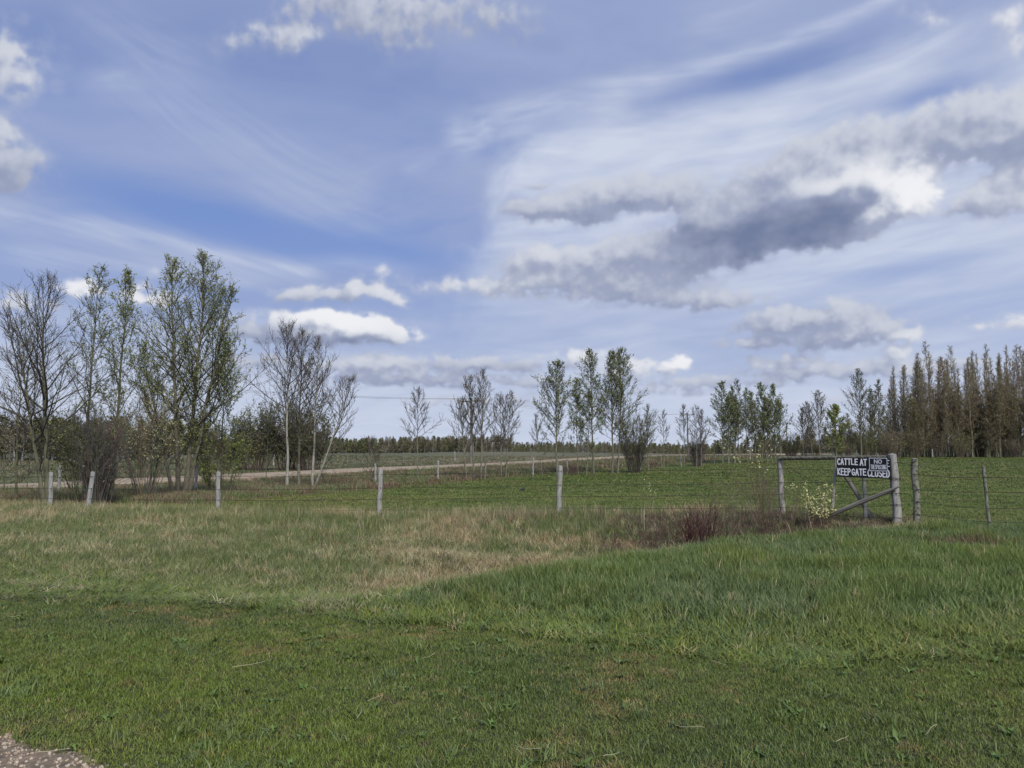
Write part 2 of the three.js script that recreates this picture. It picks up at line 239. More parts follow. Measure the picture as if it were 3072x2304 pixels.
const crest = (x) => tableAt(crestT, x), fenceD = (x) => tableAt(fenceT, x);
function roadDist(x, d) { let best = 1e9; for (let i = 0; i + 1 < roadC.length; i++) { const [ax, ad] = roadC[i], bx = roadC[i + 1][0] - ax, bd = roadC[i + 1][1] - ad, t = clamp(((x - ax) * bx + (d - ad) * bd) / (bx * bx + bd * bd)), ex = x - ax - t * bx, ed = d - ad - t * bd, q = Math.hypot(ex, ed) * Math.sign(ex * bd - ed * bx); if (Math.abs(q) < Math.abs(best)) best = q; } return best; }   // positive on the pasture side
function H(x, d) {
  const dc = crest(x), df = Math.max(fenceD(x), dc + 0.6), t = (d - dc) / (df - dc); let h;
  if (t <= 0) h = 0;
  else if (t < 1) h = lerp(0, tableAt(fenceHT, x), sstep(0.2, 1, t)) - tableAt(ditchT, x) * sstep(0, 0.26, t) * sstep(1.0, 0.36, t);
  else h = lerp(tableAt(fenceHT, x), tableAt(farT, d), sstep(0, 12, d - df));
  if (d > 26 || x < -18) {
    const r = roadDist(x, d);
    if (r < 0) { const far = sstep(6, 60, -r); h = lerp(h, 0.15 + 1.3 * fbm(x * 0.016 + 4, d * 0.009, 3) + 0.6 * Math.sin(x * 0.021 + 1.2) * sstep(150, 260, d) - sstep(260, 420, d) * 1.4, far); }
    h += 0.12 * Math.exp(-(r * r) / 16) - 0.1 * Math.exp(-((r - 6) ** 2) / 6);
  }
  h += 0.2 * Math.exp(-(((x + 1.2) / 0.9) ** 2) - ((d - 13.9) / 0.6) ** 2) + 0.14 * Math.exp(-(((x - 0.6) / 0.7) ** 2) - ((d - 14.4) / 0.5) ** 2);
  h += 0.035 * fbm(x * 0.55, d * 0.55, 3) * sstep(1, 5, d) + 0.1 * fbm(x * 0.06 + 9, d * 0.06, 2) * sstep(20, 40, d);
  return h;
}

// what grows where: 0 mown lawn, 1 lush bank, 2 rough dry grass, 3 pasture
const lushT = [[-2.2, 7.9], [-1.2, 7.3], [-0.1, 6.9], [1, 6.5], [2.2, 6.0], [4.2, 6.2], [8, 6.6], [14, 6.8]];
const isGravel = (x, d) => d < 4.56 + (x + 2.97) * -0.48 + 0.16 * fbm(x * 2.2, d * 2.2, 3) && x < -0.9;
function zone(x, d) {
  const s = d - crest(x) + 0.5 * fbm(x * 0.7 + 3, d * 0.7, 2);
  if (d > fenceD(x) + 0.7 + 0.7 * fbm(x * 0.5, 3, 2)) return 3;
  if (s > (x < -1.5 ? 0.1 + 0.9 * fbm(x * 0.4, d * 0.5, 2) : 0.1)) return x > 8.6 ? 1 : 2;
  if (x > -2.2 && d > tableAt(lushT, x) + 0.5 * fbm(x * 0.9, d * 0.4 + 8, 3)) return 1;
  return 0;
}
const dryness = (x, d) => clamp(0.39 + 1.7 * fbm(x * 0.33 + 5, d * 0.5, 3) + 0.55 * Math.exp(-(((x - 0.4) / 2.9) ** 2) - ((d - 13.6) / 1.9) ** 2) + 0.3 * sstep(-6, -12, x) * sstep(15, 18, d) - 0.35 * Math.exp(-(((x + 4) / 1.8) ** 2) - ((d - 12.3) / 1.2) ** 2));
function groundColour(x, d) {
  const n = fbm(x * 0.8, d * 0.8, 3), n2 = fbm(x * 0.12 + 3, d * 0.1, 3);
  if (isGravel(x, d)) return [0.24, 0.185, 0.135];
  const z = d < 60 ? zone(x, d) : 3;
  if (z === 0) return mix3([0.045, 0.062, 0.022], [0.085, 0.08, 0.04], clamp(0.3 + n * 0.9));
  if (z === 1) return mix3([0.04, 0.06, 0.026], [0.07, 0.07, 0.04], clamp(0.3 + n));
  if (z === 2) return mix3([0.085, 0.098, 0.045], [0.2, 0.172, 0.1], clamp(dryness(x, d) * 0.9 + n * 0.4));
  const r = d > 26 || x < -18 ? roadDist(x, d) : 50;
  let c = mix3([0.05, 0.088, 0.024], [0.07, 0.105, 0.034], clamp(0.5 + n2 * 1.2));
  c = mix3(c, [0.115, 0.105, 0.062], 0.3 * sstep(0.1, 0.5, n));
  const wide = 14.5 + 6.5 * sstep(-5, -13, x); if (r < wide + 1) c = mix3(c, mix3([0.1, 0.085, 0.052], [0.075, 0.092, 0.04], clamp(0.5 + n2 * 2 + n * 0.4)), sstep(wide + 1, wide - 1, r));
  if (r < -2.5) c = mix3([0.085, 0.118, 0.05], [0.19, 0.172, 0.105], clamp(0.4 + fbm(x * 0.02 + 1, d * 0.012, 3) * 1.6 + sstep(-26, 0, x) * 0.32));
  return c;
}
{
  const rings = [0.01], angs = []; for (let r = 1.2; r < 4500; r *= r < 200 ? 1.0205 : 1.07) rings.push(r);
  for (let a = -46; a < 46; a += 0.25) angs.push(a); for (let a = 46; a < 314; a += 4) angs.push(a);
  const pos = [], col = [], uv = [], idx = [], n = angs.length;
  for (const r of rings) for (const a of angs) { const x = Math.sin(a * Math.PI / 180) * r, d = Math.cos(a * Math.PI / 180) * r; pos.push(x, H(x, d), -d); col.push(...groundColour(x, d)); uv.push(x / 2.7, d / 2.7); }
  for (let i = 0; i + 1 < rings.length; i++) for (let k = 0; k < n; k++) { const a = i * n + k, b = i * n + (k + 1) % n; idx.push(a, a + n, b, b, a + n, b + n); }
  const g = new THREE.BufferGeometry(); g.setAttribute('position', new THREE.Float32BufferAttribute(pos, 3)); g.setAttribute('color', new THREE.Float32BufferAttribute(col, 3)); g.setAttribute('uv', new THREE.Float32BufferAttribute(uv, 2)); g.setIndex(idx.map((_, k) => idx[k - k % 3 + [0, 2, 1][k % 3]])); g.computeVertexNormals();
  if (g.attributes.normal.getY(n * 40) < 0) { g.setIndex(idx); g.computeVertexNormals(); }
  const tx = texture(512, 512, (u, v, o) => { const a = tileNoise(u, v, 9, 5), b = tileNoise(u + 0.37, v + 0.11, 60, 3); o[0] = 0.72 + a * 0.5 + b * 0.5; o[1] = 0.72 + a * 0.42 + b * 0.5; o[2] = 0.7 + a * 0.5 + b * 0.45; });
  const m = new THREE.Mesh(g, new THREE.MeshStandardMaterial({ vertexColors: true, map: tx, roughness: 1, bumpMap: tx, bumpScale: 0.03 }));
  m.name = 'ground'; m.userData.kind = 'structure'; m.receiveShadow = true; m.castShadow = true; scene.add(m);
}
// gravel road across the land, crowned, on its own low bed
{
  const pos = [], uv = [], idx = [], cs = [-2.9, -2.3, -1.2, 0, 1.2, 2.3, 2.9], hs = [-0.12, 0.1, 0.16, 0.2, 0.16, 0.1, -0.12]; let row = 0, len = 0;
  for (let i = 0; i + 1 < roadC.length; i++) { const [ax, ad] = roadC[i], bx = roadC[i + 1][0] - ax, bd = roadC[i + 1][1] - ad, L = Math.hypot(bx, bd), st = Math.ceil(L / 2.5);
    for (let k = 0; k < st; k++) { const t = k / st, x = ax + bx * t, d = ad + bd * t, nx = bd / L, nd = -bx / L; len += L / st;
      cs.forEach((c, q) => { const w = c * (1 + 0.06 * noise(len * 0.3, q)), px = x + nx * w, pd = d + nd * w; pos.push(px, H(x, d) + hs[q] + 0.02, -pd); uv.push(c / 3, len / 3); });
      if (row) for (let q = 0; q + 1 < cs.length; q++) { const a = (row - 1) * cs.length + q, b = row * cs.length + q; idx.push(a, a + 1, b, b, a + 1, b + 1); } row++; } }
  const g = new THREE.BufferGeometry(); g.setAttribute('position', new THREE.Float32BufferAttribute(pos, 3)); g.setAttribute('uv', new THREE.Float32BufferAttribute(uv, 2)); g.setIndex(idx); g.computeVertexNormals();
  if (g.attributes.normal.getY(10) < 0) { g.setIndex(idx.map((_, k) => idx[k - k % 3 + [0, 2, 1][k % 3]])); g.computeVertexNormals(); }
  const tx = texture(256, 512, (u, v, o) => { const a = tileNoise(u, v, 6, 5), b = tileNoise(u, v, 50, 2), rut = 0.05 * Math.cos(u * Math.PI * 8); o[0] = 0.33 + a * 0.16 + b * 0.14 + rut; o[1] = 0.262 + a * 0.13 + b * 0.12 + rut; o[2] = 0.185 + a * 0.11 + b * 0.1 + rut; });
  const m = new THREE.Mesh(g, new THREE.MeshStandardMaterial({ map: tx, roughness: 1 })); m.name = 'gravel_road'; m.userData.kind = 'structure'; m.receiveShadow = true; m.castShadow = true; scene.add(m);
}
console.log('ground done');

// ---------------------------------------------------------------- grass: blades in tufts, strewn over the zones
const grassMat = new THREE.MeshStandardMaterial({ vertexColors: true, roughness: 0.55 });
function tuft(seed, n, radius, h0, h1, w, bend, loose = 0.15) {
  const r = rng(seed), p = [], c = [], idx = [];
  for (let k = 0; k < n; k++) {
    const a = r() * 6.283, q = radius * Math.sqrt(r()), x = Math.cos(a) * q, z = Math.sin(a) * q, az = r() * 6.283, h = lerp(h0, h1, r() * r() * 0.5 + r() * 0.5), b = h * bend * (0.35 + r()), ww = w * (0.6 + 0.8 * r()) * 0.5, tw = az + 1.57 + (r() - 0.5) * 1.6;
    const dx = Math.cos(az) * b, dz = Math.sin(az) * b, ex = Math.cos(tw) * ww, ez = Math.sin(tw) * ww, o = p.length / 3, f = 0.72 + 0.56 * r(), y = r() * loose, drop = clamp(1 - bend * 0.25 * r(), 0.45, 1);
    p.push(x - ex, 0, z - ez, x + ex, 0, z + ez, x + dx * 0.38 - ex * 0.8, h * 0.6, z + dz * 0.38 - ez * 0.8, x + dx * 0.38 + ex * 0.8, h * 0.6, z + dz * 0.38 + ez * 0.8, x + dx, h * drop, z + dz);
    for (let i = 0; i < 5; i++) c.push(f * (1 + y), f, f * (1 - y * 0.6));
    idx.push(o, o + 1, o + 2, o + 2, o + 1, o + 3, o + 2, o + 3, o + 4);
  }
  const g = new THREE.BufferGeometry(); g.setAttribute('position', new THREE.Float32BufferAttribute(p, 3)); g.setAttribute('color', new THREE.Float32BufferAttribute(c, 3)); g.setIndex(idx); g.computeVertexNormals(); return g;
}
const spots = {}; let nSpots = 0;
function spot(kind, variants, x, y, d, turn, s, sy, col, tx = 0, tz = 0) { const k = kind + '|' + (nSpots++ % variants); (spots[k] ??= []).push([x, y, d, turn, s, sy, col, tx, tz]); }
const R = rng(991);
const cLawn = [[0.122, 0.182, 0.022], [0.092, 0.142, 0.028], [0.16, 0.19, 0.032], [0.23, 0.2, 0.075]], cLush = [[0.1, 0.165, 0.034], [0.1, 0.155, 0.058], [0.14, 0.19, 0.03], [0.07, 0.115, 0.03]];
const cDry = [[0.36, 0.33, 0.19], [0.28, 0.265, 0.155], [0.34, 0.275, 0.155], [0.44, 0.41, 0.255]], cRough = [[0.135, 0.178, 0.052], [0.115, 0.16, 0.058], [0.175, 0.2, 0.08]];
const cPast = [[0.106, 0.16, 0.028], [0.078, 0.122, 0.024], [0.135, 0.178, 0.038]];
const jit = (c, k = 0.18) => { const f = 1 + (R() - 0.5) * 2 * k; return [c[0] * f * (1 + (R() - 0.5) * 0.12), c[1] * f, c[2] * f * (1 + (R() - 0.5) * 0.15)]; };
const wedge = (d) => 0.7 * d + 1.7;
for (let d = 2.6; d < 26; ) {
  const sp = d < 7 ? 0.05 : d < 12 ? 0.062 : d < 17 ? 0.085 : 0.11;
  for (let x = -wedge(d); x < wedge(d); x += sp) {
    const px = x + (R() - 0.5) * sp, pd = d + (R() - 0.5) * sp, y = H(px, pd), turn = R() * 6.28;
    if (isGravel(px, pd)) { if (R() < 0.02) spot('lawn', 4, px, y, pd, turn, 0.8, 0.8, jit(cLawn[2])); continue; }
    const z = zone(px, pd), n1 = fbm(px * 0.8 + 2, pd * 0.8, 3), n2 = fbm(px * 0.25 + 8, pd * 0.3, 2), n3 = fbm(px * 3, pd * 3, 2);
    if (z === 0) {
      const patch = clamp(0.55 + n2 * 1.9);
      let c = mix3(cLawn[1], cLawn[0], patch); c = mix3(c, cLawn[2], clamp(n1 * 1.3 + n3 * 0.5 + 0.12) * 0.85); if (n1 + n3 * 0.7 > 0.3 && R() < 0.45) c = cLawn[3]; else if (R() < 0.05) c = cLawn[3];
      if (R() < 0.015 + 0.05 * sstep(0.15, 0.4, n2)) { spot('lush', 4, px, y - 0.01, pd, turn, 0.7 + 0.5 * R(), 0.3 + 0.3 * R(), jit(R() < 0.3 ? cLush[1] : cLawn[1]), (R() - 0.5) * 0.5, (R() - 0.5) * 0.5); continue; } if (R() < 0.012) { spot('weed', 2, px, y, pd, turn, 0.7 + 0.7 * R(), 0.8 + 0.4 * R(), jit([0.09, 0.15, 0.03])); continue; }
      const tall = 1 + 0.5 * clamp(-n1 * 2) + 0.3 * R() + (R() < 0.03 ? 0.8 : 0);
      spot('lawn', 4, px, y - 0.008, pd, turn, 0.85 + 0.4 * R(), tall * 0.66, jit(c), (R() - 0.5) * 0.3, (R() - 0.5) * 0.3);
    } else if (z === 1) {
      if (R() < 0.32) continue;
      let c = mix3(cLush[0], cLush[1], clamp(0.4 + n2 * 1.8)); c = mix3(c, cLush[2], clamp(n1 * 1.6)); c = mix3(c, cLush[3], clamp(-n3 * 1.6) * 0.8); const g0 = sstep(-0.3, 2.6, pd - tableAt(lushT, px)); if (R() > 0.25 + g0) c = cLawn[(R() * 3) | 0]; if (R() < 0.03) c = cDry[0]; if (R() < 0.9 * Math.exp(-(((px - 7.5) / 0.75) ** 2) - ((pd - 12.9) / 0.3) ** 2)) c = [0.13, 0.1, 0.06];
      const g = sstep(-0.3, 2.2, pd - tableAt(lushT, px)), k = (0.26 + 0.74 * g) * (0.8 + 0.55 * clamp(0.5 + n1 * 1.4) + 0.25 * R());
      spot('lush', 4, px, y - 0.01, pd, turn, 0.9 + 0.4 * R(), k, jit(c), (R() - 0.5) * 0.25 + 0.12, (R() - 0.5) * 0.25);
    } else if (z === 2) {
      if (R() < 0.22) continue;
      const dr = dryness(px, pd), nf = sstep(-4.5, -0.6, pd - fenceD(px)), brush = sstep(1.6, 3.4, px) * sstep(0.2, 0.9, pd - crest(px)) * sstep(9, 7.8, px) * (pd < fenceD(px) + 0.3 ? 1 : 0), onLawn = sstep(4.6, 0.2, pd - crest(px)) * lerp(1, 0.2, sstep(-3.5, 0, px));
      let c; if (R() < dr * 0.6 * (1 - onLawn * 0.8) + 0.04 + 0.45 * Math.exp(-(((px - 0.4) / 2.8) ** 2) - ((pd - 13.6) / 1.7) ** 2)) c = cDry[(R() * 4) | 0]; else c = R() < onLawn * 0.8 ? cLawn[(R() * 3) | 0] : cRough[(R() * 3) | 0];
      if (dr > 0.85 && R() < 0.45) c = cDry[2]; if (R() < brush * 0.82) c = R() < 0.45 ? [0.13, 0.105, 0.068] : R() < 0.45 ? [0.21, 0.175, 0.115] : R() < 0.5 ? [0.1, 0.068, 0.05] : cRough[1];
      const mat_ = clamp(n3 * 1.5 + n1), k = (0.62 + 0.4 * nf + 0.25 * R() + 0.25 * n1) * (1 - 0.8 * onLawn) * (1 - 0.35 * clamp(dr - 0.6) * (1 - nf)) * (1 - 0.5 * brush);
      spot(R() < 0.45 + 0.3 * nf ? 'rough' : 'fallen', 4, px, y - 0.01, pd, turn, 0.9 + 0.5 * R(), k * (1 - 0.25 * mat_), jit(c, 0.25), (R() - 0.5) * 0.5, (R() - 0.5) * 0.5);
    }
  }
  d += sp;
}
for (let d = 15; d < 150; ) {                                           // pasture beyond the fence, and the strip by the road
  const sp = 0.13 + Math.max(0, d - 19) * 0.0085;
  for (let x = -wedge(d); x < wedge(d); x += sp) {
    const px = x + (R() - 0.5) * sp, pd = d + (R() - 0.5) * sp; if (zone(px, pd) !== 3) continue;
    const r = pd > 26 || px < -18 ? roadDist(px, pd) : 50; if (Math.abs(r) < 3.1) continue;
    const y = H(px, pd), n1 = fbm(px * 0.35, pd * 0.5, 3), n2 = fbm(px * 0.1 + 8, pd * 0.12, 2), turn = R() * 6.28, s = sp / 0.13;
    const wide = 14.5 + 6.5 * sstep(-5, -13, px); if (r < wide) {
      if (R() < 0.25) continue;
      let c = R() < 0.5 + n1 ? (R() < 0.6 ? [0.15, 0.115, 0.075] : [0.2, 0.165, 0.11]) : cRough[1]; if (r < -3) { if (R() < 0.5) continue; c = R() < 0.5 + n2 ? [0.11, 0.145, 0.06] : [0.2, 0.18, 0.11]; }
      spot('strip', 3, px, y - 0.02, pd, turn, Math.min(s, 5) * 0.6, r < -3 ? 0.45 : 0.8 + 0.5 * R(), jit(c, 0.2));
    } else {
      let c = mix3(cPast[0], cPast[2], clamp(0.4 + n2 * 1.6)); if (n1 < -0.2) c = cPast[1]; const n4 = fbm(px * 0.05 + 3, pd * 0.16, 3); c = mix3(c, [0.16, 0.175, 0.05], clamp(n4 * 1.8) * 0.7); c = mix3(c, cPast[1], clamp(-n4 * 1.6) * 0.6); if (R() < 0.05 + 0.1 * clamp(n1)) c = [0.2, 0.18, 0.09];
      const edge = sstep(wide + 2, wide, r); if (R() < edge * 0.7) c = [0.15, 0.13, 0.075];
      spot('pasture', 3, px, y - 0.015, pd, turn, Math.min(s, 7) * 0.95, 0.6 + 0.9 * clamp(-n1 * 2.2) + 0.35 * R() + edge * 0.6, jit(c, 0.14));
    }
  }
  d += sp;
}
// loose pale straws on the lawn and dead stalks along the fence
for (let k = 0; k < 26; k++) { const d = 3.8 + 4.6 * R() * R() + 0.6 * R(), x = (R() * 2 - 1) * wedge(d); if (zone(x, d) < 2) spot('straw', 3, x, H(x, d) + 0.035 + 0.03 * R(), d, R() * 6.28, 0.5 + 0.9 * R(), 1, jit([0.4, 0.38, 0.24], 0.2), (R() - 0.5) * 0.3, (R() - 0.5) * 0.3); }
for (let k = 0; k < 260; k++) { const a = R() * 6.28, q = R() * R(), x = 0.2 + 2.4 * q * Math.cos(a) + (R() - 0.5), d = 18.3 + 0.7 * q * Math.sin(a) + 0.5 * R(); spot('stalk', 4, x, H(x, d), d, R() * 6.28, 1.2, 0.5 + 0.5 * R(), jit(R() < 0.7 ? [0.36, 0.31, 0.2] : [0.14, 0.16, 0.07], 0.25), (R() - 0.5) * 1.5, (R() - 0.5) * 1.3); }
for (let k = 0; k < 520; k++) { const x = -15 + 22 * R(), d = fenceD(x) - 1.8 + 2.2 * R() - (R() < 0.3 ? 2 * R() : 0); if (R() < 0.35 + 0.5 * Math.exp(-(((x + 0.4) / 3) ** 2))) spot('stalk', 4, x, H(x, d), d, R() * 6.28, 1, 0.55 + 0.6 * R(), jit([0.36, 0.31, 0.21], 0.25), (R() - 0.5) * 0.9, (R() - 0.5) * 0.6); }
const kinds = {
  lawn: [(s) => tuft(100 + s, 42, 0.062, 0.018, 0.06, 0.0033, 0.8), 'lawn_grass', 'short mown green lawn grass in front of the ditch', 'grass'],
  lush: [(s) => tuft(200 + s, 26, 0.08, 0.1, 0.26, 0.0062, 0.5), 'tall_grass', 'tall lush blue-green grass on the bank before the gate', 'grass'],
  rough: [(s) => tuft(300 + s, 30, 0.09, 0.12, 0.4, 0.0052, 0.4, 0.1), 'rough_grass', 'upright tan and grey-green rough grass along the pasture fence', 'grass'],
  fallen: [(s) => tuft(400 + s, 26, 0.12, 0.08, 0.22, 0.005, 1.35, 0.1), 'matted_grass', 'matted straw coloured dead grass lying in the ditch', 'grass'],
  pasture: [(s) => tuft(500 + s, 44, 0.13, 0.03, 0.085, 0.009, 0.7), 'pasture_grass', 'short bright green pasture grass behind the barbed wire', 'grass'],
  strip: [(s) => tuft(600 + s, 40, 0.22, 0.12, 0.42, 0.012, 0.5), 'roadside_grass', 'brown dead weeds and grass along the gravel road', 'grass'],
  weed: [(s) => tuft(650 + s, 9, 0.015, 0.03, 0.06, 0.016, 1.5, 0.05), 'lawn_weeds', 'low broad leafed weeds scattered in the mown lawn', 'weeds'],
  stalk: [(s) => tuft(700 + s, 5, 0.06, 0.35, 0.75, 0.006, 0.28), 'dead_stalks', 'thin pale dead weed stalks standing along the fence', 'dead stalks'],
};
{
  const M = new THREE.Matrix4(), Q = new THREE.Quaternion(), E = new THREE.Euler(), col = new THREE.Color(); let total = 0;
  const straw = (s) => { const g = new Geo(), r = rng(800 + s), p = []; for (let i = 0; i <= 5; i++) p.push(V((i / 5 - 0.5) * 0.17, 0.004 * Math.sin(i * 1.1 + s), 0.006 * Math.sin(i * 0.9 + s))); g.tube(p, p.map((_, i) => 0.0022 - i * 0.0002), 4, [1, 1, 1]); return g.build(); };
  kinds.straw = [straw, 'loose_straw', 'loose pale straws lying on the mown lawn', 'straw'];
  for (const [key, list] of Object.entries(spots)) {
    const [kind, v] = key.split('|'), [make, name, label, cat] = kinds[kind], m = new THREE.InstancedMesh(make(+v), grassMat, list.length);
    list.forEach(([x, y, d, turn, s, sy, c, tx, tz], i) => { M.compose(V(x, y, -d), Q.setFromEuler(E.set(tx, turn, tz)), V(s, sy * (kind === 'pasture' || kind === 'strip' ? Math.min(1.6, 0.7 + 0.3 * s) : 1), s)); m.setMatrixAt(i, M); m.setColorAt(i, col.setRGB(c[0], c[1], c[2])); });
    m.name = numbered(name); m.userData.kind = 'stuff'; tag(m, label, cat); m.castShadow = m.receiveShadow = true; scene.add(m); total += list.length;
  }
  console.log('grass', total);
}
// gravel of the drive at the photographer's feet
{
  const g = new THREE.IcosahedronGeometry(1, 1), p = g.attributes.position; for (let i = 0; i < p.count; i++) { const k = 0.8 + 0.35 * noise(p.getX(i) * 1.7 + 3, p.getY(i) * 1.7 + p.getZ(i)); p.setXYZ(i, p.getX(i) * k, p.getY(i) * k * 0.65, p.getZ(i) * k); } g.computeVertexNormals();
  const list = []; for (let k = 0; k < 16000; k++) { const d = 2.2 + 2.9 * R(), x = -5 + 4.4 * R(); if (isGravel(x, d) || (R() < 0.04 && isGravel(x, d - 0.25))) list.push([x, d]); }
  const m = new THREE.InstancedMesh(g, new THREE.MeshStandardMaterial({ roughness: 0.95 }), list.length), M = new THREE.Matrix4(), Q = new THREE.Quaternion(), E = new THREE.Euler(), col = new THREE.Color();
  list.forEach(([x, d], i) => { const s = 0.005 + 0.013 * R() * R() + (R() < 0.02 ? 0.01 : 0); M.compose(V(x, H(x, d) + s * 0.2, -d), Q.setFromEuler(E.set(R(), R() * 6, R())), V(s, s, s * (0.7 + 0.5 * R()))); m.setMatrixAt(i, M); const t = R(), c = mix3([0.36, 0.27, 0.19], [0.44, 0.39, 0.32], t); const f = 0.6 + 0.7 * R(); m.setColorAt(i, col.setRGB(c[0] * f, c[1] * f, c[2] * f)); });
  m.name = 'drive_gravel'; m.userData.kind = 'stuff'; tag(m, 'loose reddish brown gravel of the drive beside the lawn', 'gravel'); m.castShadow = m.receiveShadow = true; scene.add(m);
}
// ---------------------------------------------------------------- trees and shrubs
const barkTex = (pale) => texture(128, 512, (u, v, o) => { const a = ringNoise(u, v, 5, 9, 4), b = ringNoise(u, v, 14, 60, 3), scar = sstep(0.25, 0.42, ringNoise(u, v, 3, 46, 3)); const f = 0.82 + a * 0.5 + b * 0.3; const c = mix3(pale ? [0.4 * f, 0.385 * f, 0.33 * f] : [0.2 * f, 0.18 * f, 0.135 * f], pale ? [0.07, 0.062, 0.055] : [0.075, 0.065, 0.052], scar * (pale ? 0.85 : 0.6)); o[0] = c[0]; o[1] = c[1]; o[2] = c[2]; });
const bT = [barkTex(true), barkTex(false)];
const barkPale = new THREE.MeshStandardMaterial({ map: bT[0], roughness: 0.85 }), barkDark = new THREE.MeshStandardMaterial({ map: bT[1], roughness: 0.95 });
const barkGrey = new THREE.MeshStandardMaterial({ map: bT[0], color: new THREE.Color().setRGB(0.6, 0.58, 0.52), roughness: 0.9 });
const barkOlive = new THREE.MeshStandardMaterial({ map: bT[0], color: new THREE.Color().setRGB(0.4, 0.41, 0.3), roughness: 0.9 });
const twigMat = new THREE.MeshStandardMaterial({ vertexColors: true, roughness: 0.9 });
const leafMat = new THREE.MeshPhysicalMaterial({ vertexColors: true, roughness: 0.9, transmission: 0.5, thickness: 0, side: THREE.DoubleSide });
const dryLeafMat = new THREE.MeshStandardMaterial({ vertexColors: true, roughness: 0.9 });
const GREEN = [[0.22, 0.27, 0.05], [0.18, 0.225, 0.045], [0.26, 0.29, 0.065]], OLIVE = [[0.19, 0.2, 0.05], [0.23, 0.215, 0.055], [0.165, 0.18, 0.05]], BUD = [[0.27, 0.2, 0.1], [0.22, 0.18, 0.085], [0.3, 0.26, 0.13]], FRESH = [[0.3, 0.35, 0.06], [0.25, 0.3, 0.055], [0.34, 0.37, 0.08]], CATKIN = [[0.55, 0.52, 0.34], [0.45, 0.43, 0.26], [0.3, 0.3, 0.13]];
function branchPath(start, dir, len, segs, r, curl, up) {
  const pts = [start.clone()], d = dir.clone(), p = start.clone();
  for (let k = 0; k < segs; k++) { d.x += (r() - 0.5) * curl; d.y += (r() - 0.5) * curl + up; d.z += (r() - 0.5) * curl; d.normalize(); p.addScaledVector(d, len / segs); pts.push(p.clone()); }
  return pts;
}
const onPath = (pts, t) => { const f = clamp(t, 0, 0.999) * (pts.length - 1), k = Math.floor(f); return [pts[k].clone().lerp(pts[k + 1], f - k), pts[k + 1].clone().sub(pts[k]).normalize()]; };
function sideways(dir, angle, r) { const a = V(r() - 0.5, r() - 0.5, r() - 0.5).cross(dir).normalize(); return dir.clone().multiplyScalar(Math.cos(angle)).addScaledVector(a, Math.sin(angle)).normalize(); }
